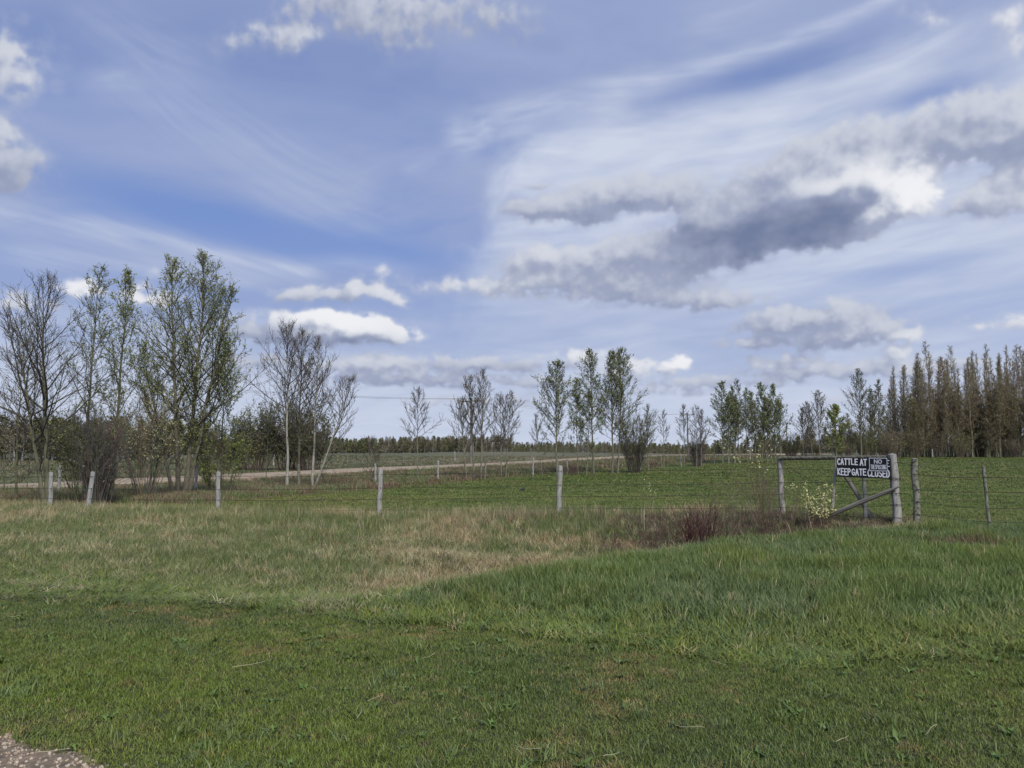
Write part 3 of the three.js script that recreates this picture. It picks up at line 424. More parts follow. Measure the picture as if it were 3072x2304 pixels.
// stems: [[dx, dz at the foot, lean x, lean z, height share]]
function makeTree(o) {
  const r = rng(o.seed), g = new THREE.Group(); g.name = o.name;
  const { h, rad = h * 0.0095, crown = 0.25, spread = 0.22, n = 42, rise = 0.8, leaf = 3, leafSize = 0.06, pal = GREEN, bark = barkPale, twig = [0.07, 0.065, 0.048], thin = 0.005, stems = [[0, 0, 0, 0, 1]], order3 = 4, dens2 = 1, sub = 0.46, low = 0 } = o;
  const wood = new Geo(), crownGeo = new Geo();
  stems.forEach(([fx, fz, lx, lz, share], si) => {
    const hh = h * share, pts = [], radii = [], segs = Math.max(8, Math.round(hh * 1.6)), ph = r() * 10, bowx = (r() - 0.5) * 0.02 * hh, bowz = (r() - 0.5) * 0.02 * hh;
    for (let k = 0; k <= segs; k++) { const t = k / segs; pts.push(V(fx + lx * Math.pow(t, 0.9) + bowx * Math.sin(t * 3.14) + 0.006 * hh * noise(t * 5 + ph, 1) , hh * t - 0.08 * (k === 0), fz + lz * t + bowz * Math.sin(t * 3.14) + 0.006 * hh * noise(t * 5 + ph, 9))); radii.push(Math.max(thin, rad * 0.82 * (share < 1 ? 0.45 + 0.55 * share : 1) * Math.pow(1 - t, 0.8) * (1 + 0.55 * Math.exp(-t * 26)))); }
    const tr = new Geo(); tr.tube(pts, radii, 9, [1, 1, 1], { rough: 0.06, seed: si + o.seed * 0.1 }); for (let k = 0; k < tr.u.length; k += 2) { tr.u[k + 1] *= 0.35; } tr.mesh('trunk', bark, g);
    const nb = Math.round(n * share);
    for (let i = 0; i < nb; i++) {
      const tc = Math.pow((i + r() * 0.8) / nb, 0.85), t = lerp(crown, 0.985, tc), [p, td] = onPath(pts, t), az = i * 2.4 + r() * 1.2;
      const prof = (o.profile ?? ((q) => 1.45 * Math.pow(1 - q, 0.62) * (0.5 + 0.5 * sstep(0, 0.25, q))))(tc), len = (spread * h * prof * (0.6 + 0.7 * r()) + 0.1), ang = lerp(1.2, 0.55, tc) * (1.25 - 0.5 * rise) + (r() - 0.5) * 0.35;
      const dir = V(Math.cos(az) * Math.sin(ang), Math.cos(ang), Math.sin(az) * Math.sin(ang)), s1 = 6, path = branchPath(p, dir, len, s1, r, 0.36, 0.1 * rise);
      const rb = Math.max(thin * 1.25, Math.min(rad * 0.45 * (1 - t * 0.5), len * 0.011));
      wood.tube(path, path.map((_, k) => Math.max(thin, rb * (1 - k / s1 * 0.8))), 4, twig);
      const n2 = Math.max(2, Math.round((2.6 + len * 3.6) * dens2));
      for (let j = 0; j < n2; j++) {
        const t2 = lerp(0.22, 1, (j + r()) / n2), [p2, d2] = onPath(path, t2), l2 = Math.max(0.12, len * sub * (1.05 - t2 * 0.65) * (0.6 + 0.7 * r())), dr2 = sideways(d2, 0.45 + 0.5 * r(), r); dr2.y += 0.22; dr2.normalize();
        const path2 = branchPath(p2, dr2, l2, 3, r, 0.42, 0.08); wood.tube(path2, [thin * 1.1, thin * 0.95, thin * 0.8, thin * 0.6], 3, twig);
        for (let k = 0; k < order3; k++) {
          const t3 = (k + r()) / order3, [p3, d3] = onPath(path2, t3), l3 = (0.1 + 0.16 * r()) * (o.twigLen ?? 1), d3b = sideways(d3, 0.4 + 0.5 * r(), r); d3b.y += 0.2;
          const e = p3.clone().addScaledVector(d3b, l3); wood.tube([p3, e], [thin * 0.75, thin * 0.45], 3, twig);
          const nl = Math.floor(leaf + r()) * (t < (o.bareAbove ?? 2) ? 1 : 0);
          for (let q = 0; q < nl; q++) { const s = 0.3 + 0.8 * r(), c = pal[(r() * pal.length) | 0], f = 0.8 + 0.4 * r(); crownGeo.leaf(p3.x + (e.x - p3.x) * s + (r() - 0.5) * 0.05, p3.y + (e.y - p3.y) * s + (r() - 0.5) * 0.05, p3.z + (e.z - p3.z) * s + (r() - 0.5) * 0.05, leafSize * (0.6 + 0.8 * r()), r, [c[0] * f, c[1] * f, c[2] * f], o.slim); }
        }
      }
    }
    for (let i = 0; i < low; i++) {                                     // dead twigs low on the stem
      const t = lerp(0.06, crown, r()), [p] = onPath(pts, t), az = r() * 6.28, path = branchPath(p, V(Math.cos(az), 0.3 + 0.4 * r(), Math.sin(az)).normalize(), h * (0.05 + 0.09 * r()), 4, r, 0.35, -0.02); wood.tube(path, path.map((_, k) => thin * (1.1 - k * 0.12)), 3, twig);
      for (let k = 0; k < 2; k++) { const [p2, d2] = onPath(path, 0.4 + 0.5 * r()), q = branchPath(p2, sideways(d2, 0.7, r), h * 0.04, 2, r, 0.3, 0); wood.tube(q, [thin * 0.8, thin * 0.7, thin * 0.5], 3, twig); }
    }
  });
  const b = wood.mesh('branches', twigMat, g); b.userData.kind = 'stuff';
  if (crownGeo.i.length) { const c = crownGeo.mesh('foliage', o.leafMat ?? leafMat, g); c.userData.kind = 'stuff'; }
  g.userData.tris = wood.tris + crownGeo.tris; triCount += wood.tris + crownGeo.tris;
  return g;
}
let triCount = 0;
function plant(g, x, d, label, category, group, turn = 0, scale = 1) { g.name = numbered(g.name); g.position.set(x, H(x, d) - 0.03, -d); g.rotation.y = turn; if (Array.isArray(scale)) { g.scale.set(scale[0], scale[1], scale[0]); g.rotation.z = scale[2]; } else g.scale.setScalar(scale); delete g.userData.tris; tag(g, label, category, group); scene.add(g); return g; }
function copyOf(g, kind) { const c = g.clone(); c.name = kind; c.userData = {}; return c; }
// a bush of stems from one foot
function makeShrub(o) {
  const r = rng(o.seed), g = new THREE.Group(); g.name = o.name;
  const { h, n = 40, spread = 0.5, foot = 0.25, rs = 0.007, col = [0.12, 0.1, 0.085], twigs = 6, leaf = 0, leafSize = 0.04, pal = GREEN, up = 0.05, curl = 0.2, leafFrom = 0.35, sub2 = 0 } = o, wood = new Geo(), lv = new Geo();
  for (let i = 0; i < n; i++) {
    const az = r() * 6.283, q = foot * Math.sqrt(r()), p = V(Math.cos(az) * q, -0.06, Math.sin(az) * q), out = spread * (0.15 + 0.95 * r()), a2 = az + (r() - 0.5) * 0.9, len = h * (0.55 + 0.5 * r()) * (1 + 0.12 * out), c = [col[0] * (0.75 + 0.5 * r()), col[1] * (0.75 + 0.5 * r()), col[2] * (0.75 + 0.5 * r())];
    const path = branchPath(p, V(Math.cos(a2) * out, 1, Math.sin(a2) * out).normalize(), len, 6, r, curl, up); wood.tube(path, path.map((_, k) => rs * (1.25 - k * 0.15)), 4, c);
    for (let j = 0; j < twigs; j++) {
      const t = lerp(0.25, 1, r()), [p2, d2] = onPath(path, t), l2 = h * (0.08 + 0.2 * r()) * (o.twigLen ?? 1), dr = sideways(d2, 0.35 + 0.5 * r(), r), path2 = branchPath(p2, dr, l2, 3, r, 0.3, 0.07); wood.tube(path2, [rs * 0.7, rs * 0.6, rs * 0.5, rs * 0.35], 3, c);
      for (let k = 0; k < sub2; k++) { const [p3, d3] = onPath(path2, r()), e = p3.clone().addScaledVector(sideways(d3, 0.6, r), l2 * (0.25 + 0.3 * r())); wood.tube([p3, e], [rs * 0.45, rs * 0.3], 3, c); }
      if (t > leafFrom) for (let k = 0; k < Math.floor(leaf + r()); k++) { const [p3] = onPath(path2, 0.2 + 0.8 * r()), cl = pal[(r() * pal.length) | 0], f = 0.75 + 0.5 * r(), w = 0.12 * l2; lv.leaf(p3.x + (r() - 0.5) * w, p3.y + (r() - 0.5) * w, p3.z + (r() - 0.5) * w, leafSize * (0.6 + 0.8 * r()), r, [cl[0] * f, cl[1] * f, cl[2] * f], o.slim); }
    }
  }
  const b = wood.mesh('stems', twigMat, g); b.userData.kind = 'stuff';
  if (lv.i.length) { const c = lv.mesh(o.leafName ?? 'foliage', o.leafMat ?? leafMat, g); c.userData.kind = 'stuff'; }
  g.userData.tris = 0; triCount += wood.tris + lv.tris; return g;
}
const BARE = [0.075, 0.068, 0.055], GREY = [0.15, 0.14, 0.125];
// --- the clump by the corner of the pasture fence
plant(makeTree({ name: 'poplar_tree', seed: 11, h: 7.1, rad: 0.1, crown: 0.2, spread: 0.34, n: 40, rise: 0.6, leaf: 0.9, leafSize: 0.045, pal: [...FRESH, ...BUD], bark: barkOlive, twig: BARE, thin: 0.0062, stems: [[0, 0, -0.5, 0.1, 1], [-0.05, 0.05, -1.1, 0.2, 0.8]], order3: 3, low: 4, leafMat: dryLeafMat }), -14.34, 24, 'almost bare poplar with wide forking limbs and scattered buds behind the fence end', 'tree');
plant(makeTree({ name: 'poplar_tree', seed: 12, h: 8.1, rad: 0.075, crown: 0.26, spread: 0.15, n: 40, rise: 0.85, leaf: 2.5, leafSize: 0.064, pal: [...GREEN, ...FRESH], bark: barkOlive, thin: 0.0062, stems: [[0, 0, 0.15, 0, 1]], order3: 4, low: 6 }), -14.6, 26.5, 'slim poplar with thin dark leaves rising out of the grey willow bush', 'tree');
plant(makeTree({ name: 'poplar_tree', seed: 13, h: 8.6, rad: 0.085, crown: 0.25, spread: 0.15, n: 48, rise: 0.85, leaf: 3.6, leafSize: 0.068, pal: FRESH, bark: barkOlive, thin: 0.0064, stems: [[0, 0, 0.25, 0, 1]], order3: 4, low: 6 }), -15.0, 29, 'slender poplar in fresh leaf next to the pale catkin bush', 'tree');
plant(makeTree({ name: 'poplar_tree', seed: 14, h: 10.0, rad: 0.12, crown: 0.16, spread: 0.22, n: 60, rise: 0.75, leaf: 2.9, leafSize: 0.068, pal: FRESH, bark: barkDark, thin: 0.0066, stems: [[-0.1, 0, -0.6, 0.2, 0.96], [0.12, 0.06, 0.4, -0.3, 1], [0.2, -0.08, 1.6, 0.3, 0.84], [-0.25, 0.1, -1.7, -0.3, 0.6]], order3: 4 }), -13.33, 31.3, 'tallest poplar, several leaning stems from one dark foot, small green leaves', 'tree');
plant(makeTree({ name: 'poplar_tree', seed: 15, h: 6.6, rad: 0.05, crown: 0.25, spread: 0.14, n: 34, rise: 0.8, leaf: 5, leafSize: 0.075, pal: FRESH, bark: barkOlive, thin: 0.0066, order3: 4 }), -12.4, 33, 'short bright green poplar at the edge of the tallest poplar', 'tree');
plant(makeTree({ name: 'poplar_tree', seed: 16, h: 5.6, rad: 0.05, crown: 0.1, spread: 0.26, n: 30, rise: 0.6, leaf: 1.3, leafSize: 0.06, pal: OLIVE, bark: barkOlive, thin: 0.0062, order3: 3 }), -17.6, 27.5, 'low spreading olive tree at the outer end of the roadside clump', 'tree');
plant(makeShrub({ name: 'willow_bush', seed: 21, h: 3.0, n: 64, spread: 0.34, foot: 0.34, rs: 0.012, col: [0.12, 0.112, 0.098], twigs: 9, sub2: 2, leaf: 0.5, leafSize: 0.05, pal: [[0.4, 0.36, 0.29], [0.3, 0.27, 0.2]], leafMat: dryLeafMat, leafName: 'catkins' }), -13.45, 25.2, 'big grey leafless willow bush fanning out behind a leaning fence post', 'bush');
plant(makeShrub({ name: 'willow_bush', seed: 22, h: 4.1, n: 40, spread: 0.38, foot: 0.3, rs: 0.011, col: [0.15, 0.13, 0.1], twigs: 9, sub2: 2, leaf: 8, leafSize: 0.07, pal: [[0.42, 0.39, 0.25], [0.34, 0.33, 0.17], [0.24, 0.25, 0.09]], leafFrom: 0.45, leafMat: dryLeafMat, leafName: 'catkins' }), -13.6, 28.6, 'tall willow bush covered in pale cream catkins between the poplars', 'bush');
plant(makeShrub({ name: 'caragana_bush', seed: 23, h: 3.2, n: 42, spread: 0.42, foot: 0.4, rs: 0.009, col: [0.1, 0.1, 0.06], twigs: 10, sub2: 1, leaf: 10.8, leafSize: 0.07, pal: OLIVE, leafFrom: 0.15 }), -14.2, 25.6, 'dense olive green bush around the trunk of the bare poplar', 'bush');
plant(makeShrub({ name: 'caragana_bush', seed: 24, h: 2.9, n: 40, spread: 0.5, foot: 0.5, rs: 0.009, col: [0.1, 0.1, 0.06], twigs: 10, sub2: 1, leaf: 6, leafSize: 0.075, pal: FRESH, leafFrom: 0.2 }), -12.2, 32.4, 'low leafy green bush under the short bright poplar', 'bush');
const sapl = makeTree({ name: 'sapling', seed: 31, h: 2.7, rad: 0.026, crown: 0.35, spread: 0.13, n: 16, leaf: 0.5, leafSize: 0.05, pal: OLIVE, bark: barkOlive, thin: 0.006, order3: 2, stems: [[0, 0, 0.12, 0, 1]] });
[[-15.45, 24.6, 1, 0], [-15.9, 26, 1.05, 2], [-14.35, 29.5, 0.8, 1], [-14.65, 31, 0.75, 4], [-13.0, 30.2, 0.7, 5], [-12.75, 40, 1.2, 1.5], [-16.3, 24.9, 1.1, 3]].forEach(([x, d, s, t], i) => plant(i ? copyOf(sapl, 'sapling') : sapl, x, d, 'thin leafless poplar sapling among the roadside trees', 'sapling', 'saplings under the trees', t, s));
const bushSapl = makeShrub({ name: 'bare_bush', seed: 33, h: 1.1, n: 26, spread: 0.6, foot: 0.5, rs: 0.008, col: [0.13, 0.085, 0.07], twigs: 5 });
[[-9.6, 41.5, 1], [-8.9, 42, 0.75], [-10.3, 40.2, 0.7], [4.1, 57.5, 1.1], [4.6, 58, 0.9], [-2.3, 50.6, 0.7], [13.2, 71, 1.0]].forEach(([x, d, s], i) => plant(i ? copyOf(bushSapl, 'bare_bush') : bushSapl, x, d, 'low reddish leafless bush among the roadside trees', 'bush', 'low red bushes by the road', i, s));
// --- the pale aspens
const mid = { bark: barkGrey, twig: [0.082, 0.072, 0.058], thin: 0.0078, pal: BUD, leafMat: dryLeafMat, order3: 3, leafSize: 0.055, leaf: 0.3, low: 5 };
plant(makeTree({ ...mid, bark: barkPale, name: 'aspen_tree', seed: 41, h: 8.6, rad: 0.09, crown: 0.3, spread: 0.27, n: 42, rise: 0.75, stems: [[0, 0, -0.2, 0, 1]] }), -11.6, 40, 'white trunked aspen with bare twigs, whitest of three together', 'tree');
plant(makeTree({ ...mid, name: 'aspen_tree', seed: 42, h: 8.5, rad: 0.085, crown: 0.26, spread: 0.2, n: 44, leaf: 0.7, pal: OLIVE, bark: barkOlive, rise: 0.8 }), -11.3, 41, 'grey aspen with a few small leaves between two bare pale aspens', 'tree');
plant(makeTree({ ...mid, bark: barkPale, name: 'aspen_tree', seed: 43, h: 8.0, rad: 0.085, crown: 0.22, spread: 0.22, n: 44, stems: [[0, 0, 0.2, 0, 1], [0.05, 0.05, 2.0, 0.2, 0.72]] }), -10.44, 40.5, 'pale bare aspen with a second stem leaning away, above the red bush', 'tree');
plant(makeTree({ ...mid, name: 'aspen_tree', seed: 44, h: 5.9, rad: 0.06, crown: 0.3, spread: 0.24, n: 30, thin: 0.009, rise: 0.7 }), -6.1, 50, 'lone small bare aspen standing by the gravel road', 'tree');
plant(makeTree({ ...mid, name: 'aspen_tree', seed: 45, h: 7.2, rad: 0.08, crown: 0.28, spread: 0.22, n: 36, thin: 0.0092, leaf: 0.7, pal: BUD, leafSize: 0.07, stems: [[-0.2, 0, -0.35, 0, 0.94], [0.25, 0.1, 0.15, 0, 1], [-0.7, 0.1, -0.5, 0, 0.72]], low: 8 }), -2.3, 51, 'three bare aspen stems in front of the power pole', 'tree');
plant(makeTree({ ...mid, name: 'aspen_tree', seed: 46, h: 5.9, rad: 0.06, crown: 0.3, spread: 0.24, n: 32, thin: 0.0095, stems: [[-0.16, 0, -0.1, 0, 0.97], [0.16, 0.1, 0.4, 0, 1]], low: 8 }), -0.6, 54.2, 'pair of thin bare aspen stems between the power pole and the leafy aspens', 'tree');
plant(makeTree({ ...mid, name: 'aspen_tree', seed: 47, h: 4.4, rad: 0.035, crown: 0.3, spread: 0.18, n: 20, thin: 0.009, stems: [[0, 0, -0.5, 0, 1]] }), 2.22, 56, 'thin leaning bare aspen beside the round leafy aspen', 'tree');
plant(makeTree({ ...mid, name: 'sapling', seed: 48, h: 2.6, rad: 0.03, crown: 0.1, spread: 0.4, n: 22, thin: 0.008 }), -8.4, 46, 'small bare spreading sapling on the road edge behind a fence post', 'sapling');
const leafy = { bark: barkGrey, twig: [0.065, 0.06, 0.045], thin: 0.0088, pal: [...GREEN, [0.15, 0.17, 0.06]], order3: 4, leafSize: 0.105, leaf: 2.6, low: 10 };
plant(makeTree({ ...leafy, name: 'aspen_tree', seed: 51, h: 8.3, rad: 0.095, crown: 0.24, spread: 0.25, n: 50, rise: 0.75 }), 3.28, 56, 'single leafy aspen with a rounded crown of small green leaves', 'tree');
plant(makeTree({ ...leafy, name: 'aspen_tree', seed: 52, h: 7.2, rad: 0.06, crown: 0.28, spread: 0.15, n: 36, stems: [[0, 0, 0, 0, 1], [0.6, 0.1, 0.3, 0, 0.85]] }), 4.97, 58, 'slim pair of half leafed aspens beside the rounded leafy aspen', 'tree');
plant(makeTree({ ...leafy, name: 'aspen_tree', bark: barkOlive, seed: 53, h: 9.5, rad: 0.085, crown: 0.3, spread: 0.17, n: 46, stems: [[0, 0, -0.2, 0, 1]] }), 6.2, 59, 'tall leafy aspen in the middle of the roadside group', 'tree');
plant(makeTree({ ...leafy, name: 'aspen_tree', bark: barkDark, seed: 54, h: 9.5, rad: 0.1, crown: 0.26, spread: 0.2, n: 54, leaf: 2 }), 7.8, 60, 'tall dark stemmed aspen with dense leaves next to the round bush', 'tree');
plant(makeTree({ ...leafy, name: 'aspen_tree', seed: 55, h: 9.8, rad: 0.08, crown: 0.26, spread: 0.2, n: 52, stems: [[0, 0, 0.35, 0, 1]] }), 8.35, 61, 'pale stemmed leafy aspen leaning over the round bush', 'tree');
plant(makeShrub({ name: 'willow_bush', seed: 56, h: 4.8, n: 70, spread: 0.4, foot: 0.5, rs: 0.014, col: [0.09, 0.08, 0.065], twigs: 10, sub2: 2, leaf: 4, leafSize: 0.11, pal: OLIVE, leafFrom: 0.4 }), 9.9, 62, 'big round dark stemmed bush at the foot of the leafy aspens', 'bush');
plant(makeTree({ ...mid, name: 'aspen_tree', seed: 57, h: 5.7, rad: 0.05, crown: 0.35, spread: 0.14, n: 22, thin: 0.011 }), 11.64, 66, 'thin bare aspen just past the round bush', 'tree');
plant(makeTree({ ...mid, name: 'aspen_tree', seed: 58, h: 5.4, rad: 0.05, crown: 0.35, spread: 0.14, n: 22, thin: 0.011 }), 14.16, 72, 'spindly bare aspen alone on the road verge past the bush', 'tree');
const far1 = { ...mid, thin: 0.0125, leafSize: 0.1, leaf: 0.5 };
plant(makeTree({ ...far1, name: 'aspen_tree', seed: 61, h: 6.3, rad: 0.05, crown: 0.25, spread: 0.2, n: 24, stems: [[0, 0, 0, 0, 1], [1.1, 0.6, 0.1, 0, 0.97], [1.7, 0, 0.2, 0, 0.9]] }), 17.5, 78.5, 'three bare aspen stems around the farther power pole', 'tree');
plant(makeShrub({ name: 'willow_bush', seed: 62, h: 3.6, n: 50, spread: 0.35, foot: 0.4, rs: 0.016, col: [0.1, 0.085, 0.078], twigs: 8, sub2: 1 }), 19.2, 80, 'dark leafless bush under the farther power pole', 'bush');
const rg = { ...leafy, bark: barkGrey, rad: 0.06, thin: 0.0125, leafSize: 0.15, leaf: 1.1, twig: [0.075, 0.068, 0.053], order3: 3 };
[[63, 24.6, 90, 9.6, 0.17, 1.2, 'leafy aspen at the outer edge of the thin roadside row'], [64, 25.6, 91, 9.0, 0.15, 0.7, 'thinly leafed aspen second in the roadside row'], [65, 26.6, 92, 10.0, 0.17, 0.3, 'tallest nearly bare aspen of the thin roadside row'], [66, 28.7, 94, 9.1, 0.15, 0.5, 'bare grey aspen in the middle of the thin roadside row'], [67, 30.1, 95, 8.7, 0.15, 1.2, 'small leafy aspen in the thin roadside row'], [68, 31.4, 95, 9.8, 0.17, 1.3, 'bright leafy aspen towards the gate end of the thin row'], [69, 32.8, 96, 9.7, 0.16, 1.2, 'last leafy aspen of the thin row before the grove']].forEach(([seed, x, d, h, sp, lf, lab]) => plant(makeTree({ ...rg, name: 'aspen_tree', seed, h, rad: 0.07, crown: 0.24, spread: sp * 1.1, n: 40, leaf: lf * 2, stems: [[0, 0, 0.6 * Math.sin(seed), 0, 1], [0.5, 0.3, 0.7 * Math.sin(seed * 2), 0, 0.8]], low: 3 }), x, d, lab, 'tree', 'thin row of roadside aspens'));
// --- the grove behind the sign
const gv = { ...leafy, thin: 0.016, leafSize: 0.17, leaf: 0.9, order3: 3, bark: barkDark, low: 4 };
plant(makeTree({ ...gv, name: 'aspen_tree', seed: 71, h: 10.1, rad: 0.1, crown: 0.2, spread: 0.22, n: 44, leaf: 0.5, pal: BUD, stems: [[0, 0, 0, 0, 1], [-1.2, 0.5, -0.8, 0, 0.82]] }), 46.3, 116, 'bare brown aspen at the near corner of the grove behind the fence', 'tree');
plant(makeTree({ ...gv, name: 'poplar_tree', seed: 72, h: 7.9, rad: 0.1, crown: 0.1, spread: 0.28, n: 46, leaf: 6, pal: FRESH }), 49.2, 117, 'bright green bushy tree in the grove behind the sign', 'tree');
plant(makeTree({ ...gv, name: 'poplar_tree', seed: 73, h: 7.4, rad: 0.1, crown: 0.12, spread: 0.26, n: 40, leaf: 0.7, pal: BUD }), 43.4, 115, 'low brown bare tree at the outer edge of the grove', 'tree');
plant(makeTree({ ...gv, name: 'aspen_tree', seed: 74, h: 13.6, rad: 0.16, crown: 0.25, spread: 0.19, n: 60, leaf: 0.9, pal: OLIVE }), 53.4, 118, 'tall rounded aspen standing above the sign in the grove', 'tree');
plant(makeTree({ ...gv, name: 'aspen_tree', seed: 75, h: 12.2, rad: 0.13, crown: 0.25, spread: 0.14, n: 50, leaf: 1.2, pal: OLIVE, stems: [[0, 0, 0.2, 0, 1], [-1, 1, -0.6, 0, 0.88]] }), 57.2, 120, 'dark leafy pair of aspens in the grove above the gate post', 'tree');
plant(makeTree({ ...gv, name: 'aspen_tree', seed: 76, h: 10.8, rad: 0.11, crown: 0.22, spread: 0.16, n: 44, leaf: 0.5, pal: BUD, stems: [[0, 0, 0.4, 0, 1], [1.2, 0.8, 0.6, 0, 0.9]] }), 59.7, 122, 'brown half bare aspens at the far end of the grove', 'tree');
const under = [81, 82, 83].map((seed, i) => makeShrub({ name: 'thicket_bush', seed, h: 4.2, n: 46, spread: 0.42, foot: 0.9, rs: 0.02, col: [0.15, 0.125, 0.095], twigs: 9, sub2: 1, leaf: [1.5, 4, 4][i], leafSize: 0.18, pal: [BUD, OLIVE, GREEN][i], leafFrom: 0.3 }));
{ let k = 0; const r = rng(5); for (let x = 40; x < 88; x += 1.9) { const d = 117 + 7 * r() + (x > 60 ? 5 : 0), s = 0.55 + 0.5 * r(); const v = k % 3; plant(k < 3 ? under[k] : copyOf(under[v], 'thicket_bush'), x + r(), d, ['brown leafless thicket bush at the edge of the aspen woods', 'olive leafed thicket bush at the edge of the aspen woods', 'green leafed thicket bush at the edge of the aspen woods'][v], 'bush', 'thicket bushes along the woods', r() * 6, s); k++; } }
// --- the stand of tall slim poplars
{
  const tallP = (q) => (0.1 + 0.95 * Math.pow(1 - q, 0.85)) * (0.55 + 0.45 * sstep(0, 0.2, q));
  const protos = [91, 92, 93, 94, 95, 96, 98, 99].map((seed, i) => makeTree({ name: 'slim_poplar', seed, h: 18, rad: 0.12, crown: [0.2, 0.3, 0.15, 0.24, 0.2, 0.34, 0.2, 0.26][i], spread: [0.115, 0.1, 0.13, 0.115, 0.095, 0.14, 0.12, 0.15][i], n: 60, rise: [1.15, 1.25, 1.05, 1.2, 1.3, 0.95, 1.15, 1][i], stems: i === 6 ? [[0, 0, 0.3, 0, 1], [0.5, 0.4, 1.2, 0.3, 0.84], [-0.4, 0.5, -0.9, 0.2, 0.72]] : i === 7 ? [[0, 0, -0.5, 0, 1], [0.3, -0.3, 0.8, 0, 0.62]] : [[0, 0, 0, 0, 1]], leaf: [1.0, 1.2, 0.6, 1.0, 1.5, 0.5, 1.0, 1.1][i], leafSize: 0.12, pal: [BUD, OLIVE, BUD, [...BUD, ...OLIVE], [[0.3, 0.21, 0.09], [0.26, 0.2, 0.08]], BUD, [...BUD, ...OLIVE], [...OLIVE, [0.28, 0.27, 0.08]]][i], bark: i % 2 ? barkOlive : barkGrey, twig: [0.23, 0.185, 0.125], thin: 0.012, order3: 3, dens2: 0.8, sub: 0.5, twigLen: 1.6, profile: tallP, low: 14, leafMat: dryLeafMat }));
  const labs = ['tall slim poplar with brown buds and a feathery top', 'tall slim poplar with a thin olive crown', 'tall slim poplar, nearly bare and dark', 'tall slim poplar with brown and olive twigs', 'tall slim rust brown poplar with a dense narrow crown', 'tall slim bare poplar with a pale stem', 'tall poplar splitting into three slim stems', 'tall poplar with a thin greenish crown and a short second stem'];
  const r = rng(8); let k = 0;
  for (let row = 0; row < 7; row++) for (let x = 64.5 + row * 0.9; x < 96 + row * 3; x += 0.85 + 0.9 * r() + row * 0.16) {
    const d = 125 + row * 2.6 + 1.4 * r(), edge = sstep(63, 70, x), v = (k * 5 + ((r() * 3) | 0)) % 8, s = (0.5 + 0.5 * edge) * (0.78 + 0.3 * r()) * (row > 3 ? 0.93 : 1) * (r() < 0.16 ? 0.75 : 1);
    plant(k < 8 ? protos[k] : copyOf(protos[v], 'slim_poplar'), x + (r() - 0.5) * 0.8, d, labs[k < 8 ? k : v] + ' beyond the pasture', 'tree', 'stand of tall slim poplars', r() * 6.28, [s * (0.8 + 0.75 * r()), s, (r() - 0.5) * 0.07]); k++;
    if (k > 190) break;
  }
  console.log('stand', k);
  const ys = [OLIVE, [...OLIVE, ...BUD], BUD].map((pal, i) => makeTree({ name: 'young_aspen', seed: 141 + i, h: 8, rad: 0.06, crown: 0.28, spread: [0.12, 0.15, 0.11][i], n: 32, rise: [1.1, 0.9, 1.1][i], leaf: [1.2, 1.3, 1][i], leafSize: 0.14, pal, bark: barkOlive, twig: [0.2, 0.165, 0.115], thin: 0.014, order3: 2, low: 6, stems: i === 1 ? [[0, 0, 0.3, 0, 1], [0.3, 0.2, -0.6, 0, 0.8]] : [[0, 0, 0.2, 0, 1]] }));
  for (let i = 0; i < 70; i++) { const x = 57 + 32 * r(), d = 123.5 + 11 * r(), q = (0.65 + 0.7 * r()) * (0.8 + 0.3 * sstep(62, 70, x)); plant(i < 3 ? ys[i] : copyOf(ys[i % 3], 'young_aspen'), x, d, ['young thin olive leafed aspen growing in front of the tall poplars', 'young forked aspen growing in front of the tall poplars', 'young brown budded aspen growing in front of the tall poplars'][i % 3], 'tree', 'young aspens before the stand', r() * 6, [q * (1 + 0.8 * r()), q, (r() - 0.5) * 0.1]); }
}
// --- rounded willow thicket across the road
[[101, -22.0, 66, 5.2, 1.15], [102, -19.6, 67, 5.9, 1.2], [103, -17.4, 66, 4.8, 1.1], [104, -24.6, 67, 4.2, 1.0]].forEach(([seed, x, d, h, s], i) => plant(makeShrub({ name: 'willow_bush', seed, h, n: 62, spread: 0.44, foot: 1.0, rs: 0.016, col: [0.13, 0.095, 0.08], twigs: 12, sub2: 2, leaf: i === 3 ? 3 : 11, leafSize: 0.16, pal: [[0.11, 0.14, 0.03], [0.09, 0.12, 0.028], [0.13, 0.15, 0.035]], leafFrom: 0.28 }), x, d, ['rounded dark green willow thicket across the road, behind the tallest poplar', 'highest dark green dome of the willow thicket across the road', 'dark green willow behind the white trunked aspens across the road', 'low thin willow bush at the outer end of the thicket across the road'][i], 'bush', 'willow thicket across the road'));
